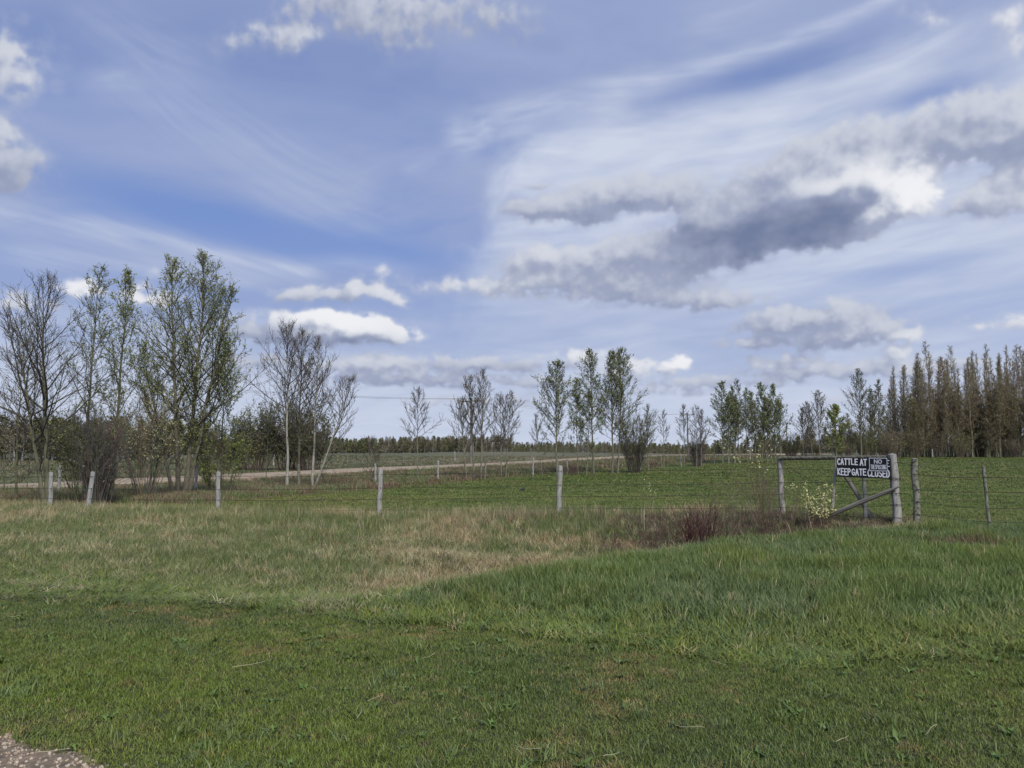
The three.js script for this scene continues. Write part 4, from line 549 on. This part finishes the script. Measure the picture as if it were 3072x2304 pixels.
// --- woods along the skyline, too far to tell apart
{
  const protoA = makeTree({ name: 'x', seed: 111, h: 10, rad: 0.13, crown: 0.16, spread: 0.14, n: 30, rise: 1, leaf: 1.5, leafSize: 0.32, pal: [[0.23, 0.19, 0.13], [0.2, 0.18, 0.11]], twig: [0.2, 0.175, 0.14], thin: 0.028, order3: 2, dens2: 0.7 }), protoB = makeTree({ name: 'x', seed: 112, h: 10, rad: 0.13, crown: 0.06, spread: 0.17, n: 36, rise: 0.9, leaf: 2.4, leafSize: 0.34, pal: [[0.17, 0.19, 0.07], [0.15, 0.165, 0.065]], twig: [0.18, 0.16, 0.125], thin: 0.03, order3: 2, dens2: 0.7 }), protoC = makeTree({ name: 'x', seed: 113, h: 10, rad: 0.14, crown: 0.1, spread: 0.12, n: 44, rise: 0.2, leaf: 3.2, leafSize: 0.3, pal: [[0.06, 0.08, 0.04], [0.05, 0.07, 0.035]], twig: [0.08, 0.07, 0.055], thin: 0.03, order3: 2, profile: (q) => 1.1 * (1 - q) });
  const flat = (g) => mergeGeometries(g.children.map((m) => { const q = m.geometry.clone(); if (!q.attributes.color) { const n = q.attributes.position.count; q.setAttribute('color', new THREE.Float32BufferAttribute(new Float32Array(n * 3).fill(0.16), 3)); } return q; }));
  const r = rng(12), lists = [[], [], []];
  const band = (x0, x1, d0, d1, step, hA, hB, dark) => { for (let x = x0; x < x1; x += step * (0.5 + r())) { const d = d0 + (d1 - d0) * r(), t = r(); lists[t < dark ? 2 : t < 0.55 ? 0 : 1].push([x, d, (hA + (hB - hA) * r()) / 10, r() * 6.28]); } };
  band(-120, -56, 118, 132, 0.55, 4.5, 7.2, 0.0); band(-140, -60, 132, 150, 0.7, 6, 8.2, 0.02); band(-64, -48, 124, 140, 1.0, 4, 6.5, 0);
  band(-200, -20, 335, 350, 0.8, 5.5, 8.2, 0.02); band(-200, 0, 350, 372, 0.8, 7, 9.2, 0.03); band(-20, 130, 400, 430, 0.9, 4.6, 6.6, 0.03); band(0, 190, 430, 460, 1.0, 5.5, 7.5, 0.04); band(-30, 160, 385, 400, 1.1, 3, 4.6, 0.02); band(82, 150, 300, 330, 1.5, 5, 9, 0.3); band(100, 180, 240, 262, 1.5, 6, 10, 0.25); band(150, 320, 420, 460, 1.6, 8, 11, 0.1); band(-340, -190, 330, 380, 1.6, 8, 11, 0.08);
  const M = new THREE.Matrix4(), Q = new THREE.Quaternion(), E = new THREE.Euler(), col = new THREE.Color();
  [protoA, protoB, protoC].forEach((p, i) => { const list = lists[i], m = new THREE.InstancedMesh(flat(p), twigMat, list.length); list.forEach(([x, d, s, t], k) => { M.compose(V(x, H(x, d) - 0.1, -d), Q.setFromEuler(E.set(0, t, 0)), V(s * 1.9, s, s * 1.9)); m.setMatrixAt(k, M); const f = 1.0 + 0.5 * r(); m.setColorAt(k, col.setRGB(f, f, f)); }); m.name = numbered('distant_woodland'); m.userData.kind = 'stuff'; tag(m, ['distant brown leafless woodland along the skyline', 'distant dull green woodland along the skyline', 'distant dark spruces in the woodland along the skyline'][i], 'woodland'); m.castShadow = m.receiveShadow = true; scene.add(m); });
}
// --- shrubs in the ditch by the gate
const dogwood = [121, 122, 123].map((seed, i) => makeShrub({ name: 'red_dogwood', seed, h: [1.05, 0.75, 0.6][i], n: [90, 30, 26][i], spread: [0.42, 0.6, 0.7][i], foot: 0.22, rs: [0.0062, 0.0045, 0.004][i], col: [[0.078, 0.034, 0.031], [0.075, 0.042, 0.036], [0.09, 0.06, 0.045]][i], twigs: 3, curl: 0.22, up: 0.06 }));
plant(dogwood[0], 3.9, 16.2, 'tallest dark red dogwood bush standing in the ditch', 'bush', 'red dogwoods in the ditch');
[[3.1, 15.6, 1, 0.9], [2.4, 15.3, 2, 0.9], [4.6, 16.6, 1, 0.9], [2.9, 16.5, 2, 1.2], [5.2, 16.9, 2, 1.1], [3.5, 17.1, 1, 0.8], [1.6, 15.2, 2, 0.7], [5.8, 17.2, 2, 1.0], [4.2, 15.3, 2, 0.8], [2.0, 16.2, 1, 0.7], [4.9, 15.9, 1, 0.75], [5.5, 16.5, 1, 0.7], [6.3, 16.6, 2, 0.8], [3.3, 14.9, 1, 0.55], [6.6, 17.0, 1, 0.6]].forEach(([x, d, v, s], i) => plant(i < 2 ? dogwood[v] : copyOf(dogwood[v], 'red_dogwood'), x, d, v === 1 ? 'middle sized dark red dogwood beside the tallest one' : 'low tangled reddish brown dogwood in the ditch', 'bush', 'red dogwoods in the ditch', i * 1.3, s));
const briar = makeShrub({ name: 'bare_bush', seed: 126, h: 1.5, n: 16, spread: 0.35, foot: 0.4, rs: 0.0042, col: [0.15, 0.12, 0.09], twigs: 6, curl: 0.3, twigLen: 1.1 });
[[5.4, 17.4, 1], [4.7, 17.6, 0.85], [6.1, 17.4, 0.8], [5.9, 18.2, 0.9]].forEach(([x, d, s], i) => plant(i ? copyOf(briar, 'bare_bush') : briar, x, d, 'wispy thin stemmed leafless bush between dogwood and gate', 'bush', 'wispy bushes by the gate', i * 2, s));
const ck = { name: 'catkin_willow', leafMat: dryLeafMat, leafName: 'catkins', pal: [[0.62, 0.6, 0.36], [0.52, 0.52, 0.26], [0.4, 0.42, 0.16]], slim: 0.75 };
plant(makeShrub({ ...ck, seed: 131, h: 0.95, n: 26, spread: 0.55, foot: 0.16, rs: 0.0038, col: [0.12, 0.095, 0.06], twigs: 6, leaf: 11, leafSize: 0.04, leafFrom: 0.3 }), 6.82, 17.2, 'small bush full of pale yellow catkins in front of the gate rails', 'bush');
plant(makeShrub({ ...ck, seed: 132, h: 1.75, n: 9, spread: 0.2, foot: 0.12, rs: 0.0042, col: [0.13, 0.11, 0.06], twigs: 5, leaf: 8, leafSize: 0.04, leafFrom: 0.7 }), 5.85, 18.0, 'tall wispy willow with yellow catkins only at its tips', 'bush');
plant(makeShrub({ ...ck, seed: 133, h: 1.05, n: 5, spread: 0.18, foot: 0.06, rs: 0.004, col: [0.2, 0.19, 0.11], twigs: 5, leaf: 3, leafSize: 0.034, leafFrom: 0.5 }), 3.5, 19.3, 'single thin willow shoot with a few pale catkins at the fence', 'bush');
console.log('trees', triCount);
// ---------------------------------------------------------------- fences, gate frame, signs, power line
const woodTex = (tone, lichen) => texture(128, 512, (u, v, o) => {
  const g = ringNoise(u, v * 0.25, 26, 3, 4), a = ringNoise(u, v, 6, 5, 4), crack = sstep(0.2, 0.34, ringNoise(u, v * 0.18, 16, 2.4, 3)), f = 0.9 + g * 0.55 + a * 0.35; let c = [tone[0] * f, tone[1] * f, tone[2] * f]; c = mix3(c, [0.03, 0.028, 0.026], crack * 0.8);
  if (lichen) { const l = sstep(0.02, 0.12, ringNoise(u, v, 9, 26, 4)), l2 = sstep(0.14, 0.2, ringNoise(u + 0.3, v, 7, 20, 4)); c = mix3(c, [0.2, 0.21, 0.13], l * 0.85); c = mix3(c, [0.05, 0.05, 0.04], l2 * 0.8); }
  o[0] = c[0]; o[1] = c[1]; o[2] = c[2]; });
const greyWood = new THREE.MeshStandardMaterial({ map: woodTex([0.35, 0.345, 0.33]), roughness: 0.95 }), brownWood = new THREE.MeshStandardMaterial({ map: woodTex([0.2, 0.185, 0.165]), roughness: 0.95 }), lichenWood = new THREE.MeshStandardMaterial({ map: woodTex([0.24, 0.23, 0.21], true), roughness: 1 });
const greyWood2 = new THREE.MeshStandardMaterial({ map: woodTex([0.27, 0.25, 0.225]), roughness: 0.95 }), mossWood = new THREE.MeshStandardMaterial({ map: woodTex([0.12, 0.11, 0.1], true), roughness: 1 }), wireMat = new THREE.MeshStandardMaterial({ color: new THREE.Color().setRGB(0.05, 0.042, 0.038), roughness: 0.7, metalness: 0.3 });
function pole(name, parent, a, b, r0, r1, seed, material, opt = {}) {   // a weathered round timber from a to b
  const n = Math.max(6, Math.round(a.distanceTo(b) * 6)), pts = [], rad = [];
  for (let k = 0; k <= n; k++) { const t = k / n, p = a.clone().lerp(b, t); p.x += 0.35 * r0 * noise(t * 3 + seed, 2); p.z += 0.35 * r0 * noise(t * 3 + seed, 7); pts.push(p); let r = lerp(r0, r1, t); if (opt.point) r *= 1 - 0.75 * sstep(1 - opt.point, 1, t); rad.push(r); }
  const g = new Geo(); g.tube([...pts].slice(0, 1).concat(pts.slice(1)), rad, 14, [1, 1, 1], { rough: 0.13, seed, dome: opt.dome ?? r1 * 0.25 }); if (opt.point) g.tube([pts[0].clone().lerp(pts[1], 0.02), pts[0]], [r0 * 0.98, r0 * 0.97], 14, [1, 1, 1], { rough: 0.13, seed, dome: 0.01 });
  return g.mesh(name, material, parent);
}
function wire(parent, pts, sag = 0.02, r = 0.0052, barbs = 0.14, name = 'wire') {
  const path = [], g = new Geo(), rr = rng(Math.round(pts.length * 77 + Math.abs(pts[0].y) * 1000));
  for (let i = 0; i + 1 < pts.length; i++) { const n = Math.max(3, Math.round(pts[i].distanceTo(pts[i + 1]) / 0.6)), w = rr() * 10; for (let k = 0; k < n; k++) { const t = k / n, p = pts[i].clone().lerp(pts[i + 1], t); p.y += -sag * 4 * t * (1 - t) * (0.6 + 0.8 * rr()) * 0.8 + 0.006 * noise(t * 9 + w, 3) * Math.min(1, 8 * t * (1 - t)); path.push(p); } }
  path.push(pts[pts.length - 1].clone()); g.tube(path, path.map(() => r), 5, [1, 1, 1]);
  if (barbs) { let L = 0; for (let i = 0; i + 1 < path.length; i++) { const s = path[i].distanceTo(path[i + 1]); for (let q = L % barbs; q < s; q += barbs) { const p = path[i].clone().lerp(path[i + 1], q / s), a = rr() * 6.28, d = V(Math.sin(a) * 0.5, Math.cos(a), Math.sin(a) * 0.8).normalize().multiplyScalar(0.018), e = V(Math.cos(a) * 0.6, -Math.sin(a), 0.5 * Math.cos(a)).normalize().multiplyScalar(0.018); g.tube([p.clone().sub(d), p.clone().add(d)], [r * 0.5, r * 0.5], 3, [1, 1, 1]); g.tube([p.clone().sub(e), p.clone().add(e)], [r * 0.5, r * 0.5], 3, [1, 1, 1]); } L += s; } }
  return g.mesh(name, wireMat, parent);
}
const W = (x, y, d) => V(x, y, -d);
{ // fence along the ditch: posts [x, d, top height, radius, lean x]
  const posts = [[-24.6, 26.9, 0.92, 0.06, 0], [-19, 25.05, 0.93, 0.055, 0.03], [-13.84, 23.25, 0.95, 0.062, -0.02], [-12.34, 22.65, 0.98, 0.066, 0.06], [-8.17, 21.55, 1.01, 0.062, -0.01], [-3.47, 20.35, 1.11, 0.066, 0.01], [1.19, 19.6, 1.22, 0.066, 0.03]];
  const f = base('barbed_wire_fence', 0, 0, 0); tag(f, 'grey wooden posts with barbed wire running from the sign frame along the ditch', 'fence');
  posts.forEach(([x, d, top, r, lean], i) => pole('post', f, W(x - lean, H(x, d) - 0.3, d), W(x + lean, top, d), r * 1.06, r * 0.92, 3 + i, greyWood));
  [0.13, 0.48, 0.77, 1.05].forEach((dy, i) => { const pts = posts.map(([x, d, top, r]) => W(x, Math.max(top - dy, H(x, d) + 0.1), d - r * 0.9)); pts.push(W(6.44, [1.19, 0.85, 0.58, 0.26][i], 18.42)); wire(f, pts, 0.025); });
}
{ // braced frame that carries the signs
  const g = base('gate_frame', 0, 0, 0); tag(g, 'weathered grey timber brace frame with crossed poles beside the gateway', 'gate frame');
  pole('post', g, W(6.45, H(6.45, 18.5) - 0.3, 18.5), W(6.42, 1.43, 18.5), 0.066, 0.058, 21, greyWood);
  pole('post', g, W(8.16, H(8.16, 16.4) - 0.3, 16.4), W(8.08, 1.53, 16.4), 0.092, 0.082, 22, greyWood).userData.label = 'thickest post of the frame, beside the sign';
  pole('top_rail', g, W(6.4, 1.42, 18.46), W(8.1, 1.47, 16.42), 0.048, 0.043, 23, mossWood).userData.label = 'dark mossy top rail';
  pole('stave', g, W(7.2, 0.32, 17.44), W(7.3, 1.47, 17.36), 0.034, 0.03, 24, greyWood);
  pole('thin_post', g, W(7.78, H(7.78, 17.1) - 0.1, 17.1), W(7.76, 1.3, 17.05), 0.045, 0.04, 25, greyWood);
  pole('diagonal_pole', g, W(7.95, H(7.95, 17.0) - 0.05, 17.0), W(7.45, 1.16, 17.42), 0.05, 0.045, 26, greyWood2);
  pole('brace_pole', g, W(6.9, H(6.9, 17.55) + 0.02, 17.5), W(8.12, 0.86, 16.22), 0.05, 0.042, 27, greyWood2, { point: 0.16, dome: 0.02 });
  const hs = [[1.19, 1.2], [0.85, 1.015], [0.58, 0.71], [0.26, 0.475], [0.16, 0.2]];
  hs.forEach(([a, b]) => wire(g, [W(6.44, a, 18.41), W(7.25, (a + b) / 2 - 0.02, 17.38), W(8.12, b, 16.29)], 0.02));
  wire(g, [W(6.46, 1.3, 18.4), W(7.2, 0.66, 17.36), W(8.02, 0.12, 16.5)], 0.015, 0.005, 0, 'brace_wire');
  for (const y of [1.03, 1.0, 0.71, 0.475, 0.2]) { const ring = []; for (let k = 0; k <= 16; k++) { const a = k / 16 * 6.283; ring.push(W(8.12 + 0.01 * (1.5 - y) + Math.cos(a) * 0.112, y + 0.008 * Math.sin(a * 2), 16.4 + Math.sin(a) * 0.112)); } const q = new Geo(); q.tube(ring, ring.map(() => 0.0045), 5, [1, 1, 1]); q.mesh('wire_loop', wireMat, g); }
}
{ // fence on the other side of the gateway
  const f = base('barbed_wire_fence', 0, 0, 0); tag(f, 'barbed wire fence on lichen covered posts running past the bank of tall grass', 'fence');
  pole('post', f, W(8.38, H(8.38, 16.1) - 0.3, 16.1), W(8.4, 1.44, 16.1), 0.072, 0.064, 31, lichenWood).userData.label = 'thick post with lichen and flaking bark';
  pole('post', f, W(9.6, H(9.6, 15.6) - 0.3, 15.6), W(9.52, 1.29, 15.6), 0.034, 0.03, 32, lichenWood).userData.label = 'thin leaning mossy post';
  pole('post', f, W(13.2, H(13.2, 14.8) - 0.3, 14.8), W(13.2, 1.35, 14.8), 0.06, 0.055, 33, lichenWood); pole('post', f, W(17.5, H(17.5, 14.1) - 0.3, 14.1), W(17.5, 1.35, 14.1), 0.06, 0.055, 34, lichenWood);
  [[1.12, 1.07, 1.1], [0.81, 0.78, 0.82], [0.56, 0.46, 0.52], [0.3, 0.19, 0.25]].forEach(([a, b, c]) => wire(f, [W(8.37, a, 16.02), W(9.55, b, 15.55), W(13.2, c, 14.73), W(17.5, c, 14.03)], 0.03));
  wire(f, [W(8.1, 1.36, 16.3), W(8.39, 1.39, 16.02)], 0.03);
  for (const y of [1.3, 1.12, 0.81, 0.56, 0.3]) { const ring = []; for (let k = 0; k <= 16; k++) { const a = k / 16 * 6.283; ring.push(W(8.39 + Math.cos(a) * 0.09, y + 0.01 * Math.sin(a), 16.1 + Math.sin(a) * 0.09)); } const q = new Geo(); q.tube(ring, ring.map(() => 0.0045), 5, [1, 1, 1]); q.mesh('wire_loop', wireMat, f); }
}
{ // fence along this side of the road and the one across it
  const near = [[-24.2, 28.6], [-19.2, 32.8], [-15.1, 37], [-11.25, 40.8], [-7.95, 45], [-4.62, 48.2], [-1.78, 51.2], [1.52, 55.8], [4.2, 58.6], [6.45, 61], [8.75, 64], [11.35, 68.2], [14.3, 74], [17.5, 80], [20.6, 85.5], [24, 91.5], [28, 98.5], [33, 107], [38.5, 116]];
  const f = base('barbed_wire_fence', 0, 0, 0); tag(f, 'wire fence of thin grey posts among the trees on the near side of the road', 'fence');
  near.forEach(([x, d], i) => pole('post', f, W(x + 0.03 * Math.sin(i * 5), H(x, d) - 0.25, d), W(x - 0.03 * Math.sin(i * 5), H(x, d) + 1.25 + 0.1 * Math.sin(i * 3), d), 0.066, 0.06, 41 + i, i % 3 ? greyWood : lichenWood));
  [1.1, 0.78, 0.45].forEach((h) => wire(f, near.map(([x, d]) => W(x, H(x, d) + h, d - 0.06)), 0.03, 0.005, 0));
  const far = [[-30, 74], [-24.4, 79], [-18.7, 87.6], [-13.1, 93], [-10.4, 98], [-7.6, 103], [-2.5, 112], [3, 121.5]];
  const f2 = base('barbed_wire_fence', 0, 0, 0); tag(f2, 'dark thin posts of the field fence across the gravel road', 'fence');
  far.forEach(([x, d], i) => pole('post', f2, W(x, H(x, d) - 0.25, d), W(x + 0.05 * Math.sin(i), H(x, d) + 1.3, d), 0.075, 0.07, 71 + i, i % 4 === 1 ? greyWood : brownWood));
  [1.1, 0.75].forEach((h) => wire(f2, far.map(([x, d]) => W(x, H(x, d) + h, d - 0.07)), 0.03, 0.006, 0));
  const marker = base('marker_post', 0, 0, 0); tag(marker, 'short pale marker post at the far edge of the pasture before the woods', 'post'); pole('post', marker, W(66.2, H(66.2, 121.5) - 0.2, 121.5), W(66.2, H(66.2, 121.5) + 1.35, 121.5), 0.1, 0.09, 90, greyWood);
}
// hand lettering: strokes of each letter in a unit box, y down
const glyph = { C: [[[0.95, 0.2], [0.7, 0.03], [0.35, 0.06], [0.08, 0.35], [0.06, 0.68], [0.3, 0.96], [0.7, 0.98], [0.96, 0.8]]], A: [[[0.02, 1], [0.5, 0], [0.98, 1]], [[0.2, 0.64], [0.8, 0.64]]], T: [[[0, 0.03], [1, 0.03]], [[0.5, 0.03], [0.5, 1]]], L: [[[0.08, 0], [0.08, 0.97], [0.95, 0.97]]], E: [[[0.95, 0.03], [0.08, 0.03], [0.08, 0.97], [0.97, 0.97]], [[0.08, 0.48], [0.8, 0.48]]], K: [[[0.06, 0], [0.06, 1]], [[0.92, 0.02], [0.1, 0.55], [0.95, 1]]], P: [[[0.08, 1], [0.08, 0.03], [0.7, 0.03], [0.95, 0.26], [0.7, 0.5], [0.08, 0.5]]], G: [[[0.92, 0.2], [0.6, 0.02], [0.2, 0.15], [0.05, 0.5], [0.2, 0.88], [0.6, 0.98], [0.95, 0.82], [0.95, 0.55], [0.58, 0.55]]], O: [[[0.5, 0.02], [0.16, 0.14], [0.04, 0.5], [0.16, 0.86], [0.5, 0.98], [0.84, 0.86], [0.96, 0.5], [0.84, 0.14], [0.5, 0.02]]], S: [[[0.92, 0.16], [0.55, 0.02], [0.12, 0.14], [0.12, 0.38], [0.85, 0.6], [0.92, 0.84], [0.5, 0.99], [0.06, 0.86]]], D: [[[0.08, 0], [0.08, 0.98], [0.55, 0.98], [0.92, 0.7], [0.92, 0.3], [0.55, 0.02], [0.08, 0.02]]], N: [[[0.06, 1], [0.06, 0], [0.94, 1], [0.94, 0]]], R: [[[0.08, 1], [0.08, 0.03], [0.7, 0.03], [0.94, 0.26], [0.7, 0.5], [0.08, 0.5]], [[0.5, 0.5], [0.98, 1]]], I: [[[0.5, 0], [0.5, 1]]] };
function letters(ctx, text, x, y, w, h, lw, r, gap = 0.26, sway = 0.05) {
  const cells = [...text].map((c) => (c === ' ' ? 0.5 : c === 'I' ? 0.4 : 1)), unit = w / (cells.reduce((a, b) => a + b, 0) + gap * (cells.length - 1)); ctx.lineCap = 'round'; ctx.lineJoin = 'round'; ctx.lineWidth = lw;
  let cx = x; [...text].forEach((c, i) => { const cw = cells[i] * unit, dy = (r() - 0.5) * sway * h, hh = h * (1 + (r() - 0.5) * sway); for (const s of glyph[c] ?? []) { ctx.beginPath(); s.forEach(([a, b], k) => { const px = cx + a * cw + (r() - 0.5) * sway * 4, py = y + dy + b * hh + (r() - 0.5) * sway * 4; if (k) ctx.lineTo(px, py); else ctx.moveTo(px, py); }); ctx.stroke(); } cx += cw + gap * unit; });
}
function board(name, x, y, d, turn, w, h, thick, canvas, edge) {
  const t = new THREE.CanvasTexture(canvas); t.colorSpace = THREE.SRGBColorSpace; t.magFilter = THREE.LinearFilter; t.anisotropy = 8;
  const front = new THREE.MeshStandardMaterial({ map: t, roughness: 0.55 }), m = new THREE.Mesh(new THREE.BoxGeometry(w, h, thick), [edge, edge, edge, edge, front, edge]); m.name = numbered(name); m.position.set(x, y, -d); m.rotation.y = turn; m.castShadow = m.receiveShadow = true; scene.add(m); return m;
}
{
  const turn = -0.902, nx = Math.sin(turn), nz = Math.cos(turn), edge = new THREE.MeshStandardMaterial({ color: new THREE.Color().setRGB(0.02, 0.02, 0.024), roughness: 0.8 });
  const ink = '#0b0d14', white = '#f0f1f5', r = rng(3);
  const grime = (c, W_, H_, n) => { for (let k = 0; k < n; k++) { c.globalAlpha = 0.03 + 0.1 * r(); c.fillStyle = r() < 0.6 ? '#2a2c34' : '#05060a'; c.beginPath(); c.ellipse(r() * W_, r() * H_, 2 + 26 * r(), 1 + 5 * r(), r() * 3, 0, 6.283); c.fill(); } c.globalAlpha = 1; };
  const a = document.createElement('canvas'); a.width = 1024; a.height = 368; const c = a.getContext('2d'); c.fillStyle = ink; c.fillRect(0, 0, 1024, 368); grime(c, 1024, 368, 220); c.strokeStyle = white;
  letters(c, 'CATTLE', 22, 22, 392, 112, 20, r, 0.34); letters(c, 'AT', 464, 22, 122, 114, 20, r, 0.3); letters(c, 'E', 900, 34, 104, 116, 17, r);
  letters(c, 'KEEP', 22, 206, 250, 122, 20, r, 0.32); letters(c, 'GATE', 300, 206, 270, 118, 20, r, 0.32); letters(c, 'CLOSED', 604, 212, 396, 128, 21, r, 0.3);
  grime(c, 1024, 368, 60);
  const bx = 7.735, bd = 16.86; const b1 = board('wooden_sign', bx + nx * 0.15, 1.235, bd - nz * 0.15, turn, 1.2, 0.43, 0.02, a, edge); b1.rotation.z = -0.012;
  tag(b1, 'long black board hand painted CATTLE AT and KEEP GATE CLOSED in white', 'sign');
  const n = document.createElement('canvas'); n.width = 512; n.height = 372; const k = n.getContext('2d'); k.fillStyle = '#0c0f18'; k.fillRect(0, 0, 512, 372); k.strokeStyle = '#dfe2ea'; k.lineWidth = 17; k.strokeRect(11, 11, 490, 350); letters(k, 'NO', 145, 52, 210, 104, 22, rng(6), 0.25, 0.005); letters(k, 'TRESPASSING', 44, 196, 428, 120, 14, rng(7), 0.26, 0.004);
  const off = 0.345, b2 = board('no_trespassing_sign', bx + nx * 0.167 + off * Math.cos(turn), 1.312, bd - nz * 0.167 + off * Math.sin(turn), turn, 0.395, 0.285, 0.008, n, edge);
  tag(b2, 'small black sign reading NO TRESPASSING with white border on the long board', 'sign');
}
{ // power line across the road
  const poles = [[-40, 35], [-4.5, 85], [30.8, 135], [66, 185]], tops = [7.2, 7.35, 8.1, 8.2], dx = 0.576, dd = 0.818, px = dd, pd = -dx, arms = [-1.05, 0.25, 1.05], ends = [];
  const glass = new THREE.MeshStandardMaterial({ color: new THREE.Color().setRGB(0.12, 0.1, 0.09), roughness: 0.3 });
  poles.forEach(([x, d], i) => {
    const g = base('power_pole', 0, 0, 0), t = tops[i]; tag(g, ['wooden power pole with crossarm down the road behind the left clump of poplars', 'wooden power pole with crossarm behind three bare aspen stems', 'wooden power pole with crossarm rising over a bare roadside bush', 'wooden power pole with crossarm hidden behind the grove'][i].replace('left clump', 'clump'), 'power pole', 'power poles along the road');
    pole('pole', g, W(x, H(x, d) - 0.5, d), W(x, t, d), 0.15, 0.11, 101 + i, brownWood);
    const arm = new THREE.Mesh(new THREE.BoxGeometry(2.5, 0.13, 0.1), brownWood); arm.name = 'crossarm'; arm.position.set(x - dx * 0.17, t - 0.35, -(d - dd * 0.17)); arm.rotation.y = Math.atan2(pd, px); arm.castShadow = arm.receiveShadow = true; g.add(arm);
    const e = arms.map((a) => { const q = W(x + px * a - dx * 0.17, t - 0.2, d + pd * a - dd * 0.17), m = new THREE.Mesh(new THREE.LatheGeometry([[0, -0.1], [0.02, -0.1], [0.02, -0.02], [0.05, 0], [0.055, 0.05], [0.03, 0.09], [0.035, 0.12], [0, 0.14]].map(([a, b]) => new THREE.Vector2(a, b)), 10), glass); m.name = 'insulator'; m.position.set(a, 0.15, 0); m.castShadow = m.receiveShadow = true; arm.add(m); return q.clone().setY(q.y + 0.12); }); ends.push(e);
  });
  const l = base('power_line', 0, 0, 0); tag(l, 'three thin dark power wires sagging between the wooden poles', 'power line');
  for (let k = 0; k < 3; k++) { const pts = []; ends.forEach((e, i) => { if (!i) { pts.push(e[k].clone()); return; } for (let q = 1; q <= 14; q++) { const t = q / 14, p = ends[i - 1][k].clone().lerp(e[k], t); p.y -= 0.9 * 4 * t * (1 - t); pts.push(p); } }); const g = new Geo(); g.tube(pts, pts.map(() => 0.007), 5, [1, 1, 1]); g.mesh('wire', wireMat, l); }
}
{ // a black bird walking in the pasture
  const x = 0.5, d = 36, g = base('black_bird', x, H(x, d) + 0.04, d, 0.5), m = new THREE.MeshStandardMaterial({ color: new THREE.Color().setRGB(0.015, 0.015, 0.018), roughness: 0.5 }); tag(g, 'small black bird standing in the green pasture', 'bird');
  const b = new Geo(); b.tube([V(-0.2, 0.09, 0), V(-0.13, 0.1, 0), V(-0.05, 0.12, 0), V(0.03, 0.13, 0), V(0.08, 0.16, 0), V(0.11, 0.19, 0), V(0.14, 0.19, 0), V(0.175, 0.18, 0)], [0.012, 0.022, 0.05, 0.055, 0.04, 0.032, 0.022, 0.004], 10, [1, 1, 1], { dome: 0.002 }); b.tube([V(0.0, 0.09, 0.02), V(0.01, -0.05, 0.025)], [0.006, 0.005], 5, [1, 1, 1]); b.tube([V(0.02, 0.09, -0.02), V(0.03, -0.05, -0.025)], [0.006, 0.005], 5, [1, 1, 1]); b.mesh('body', m, g);
}
renderer.render(scene, camera);
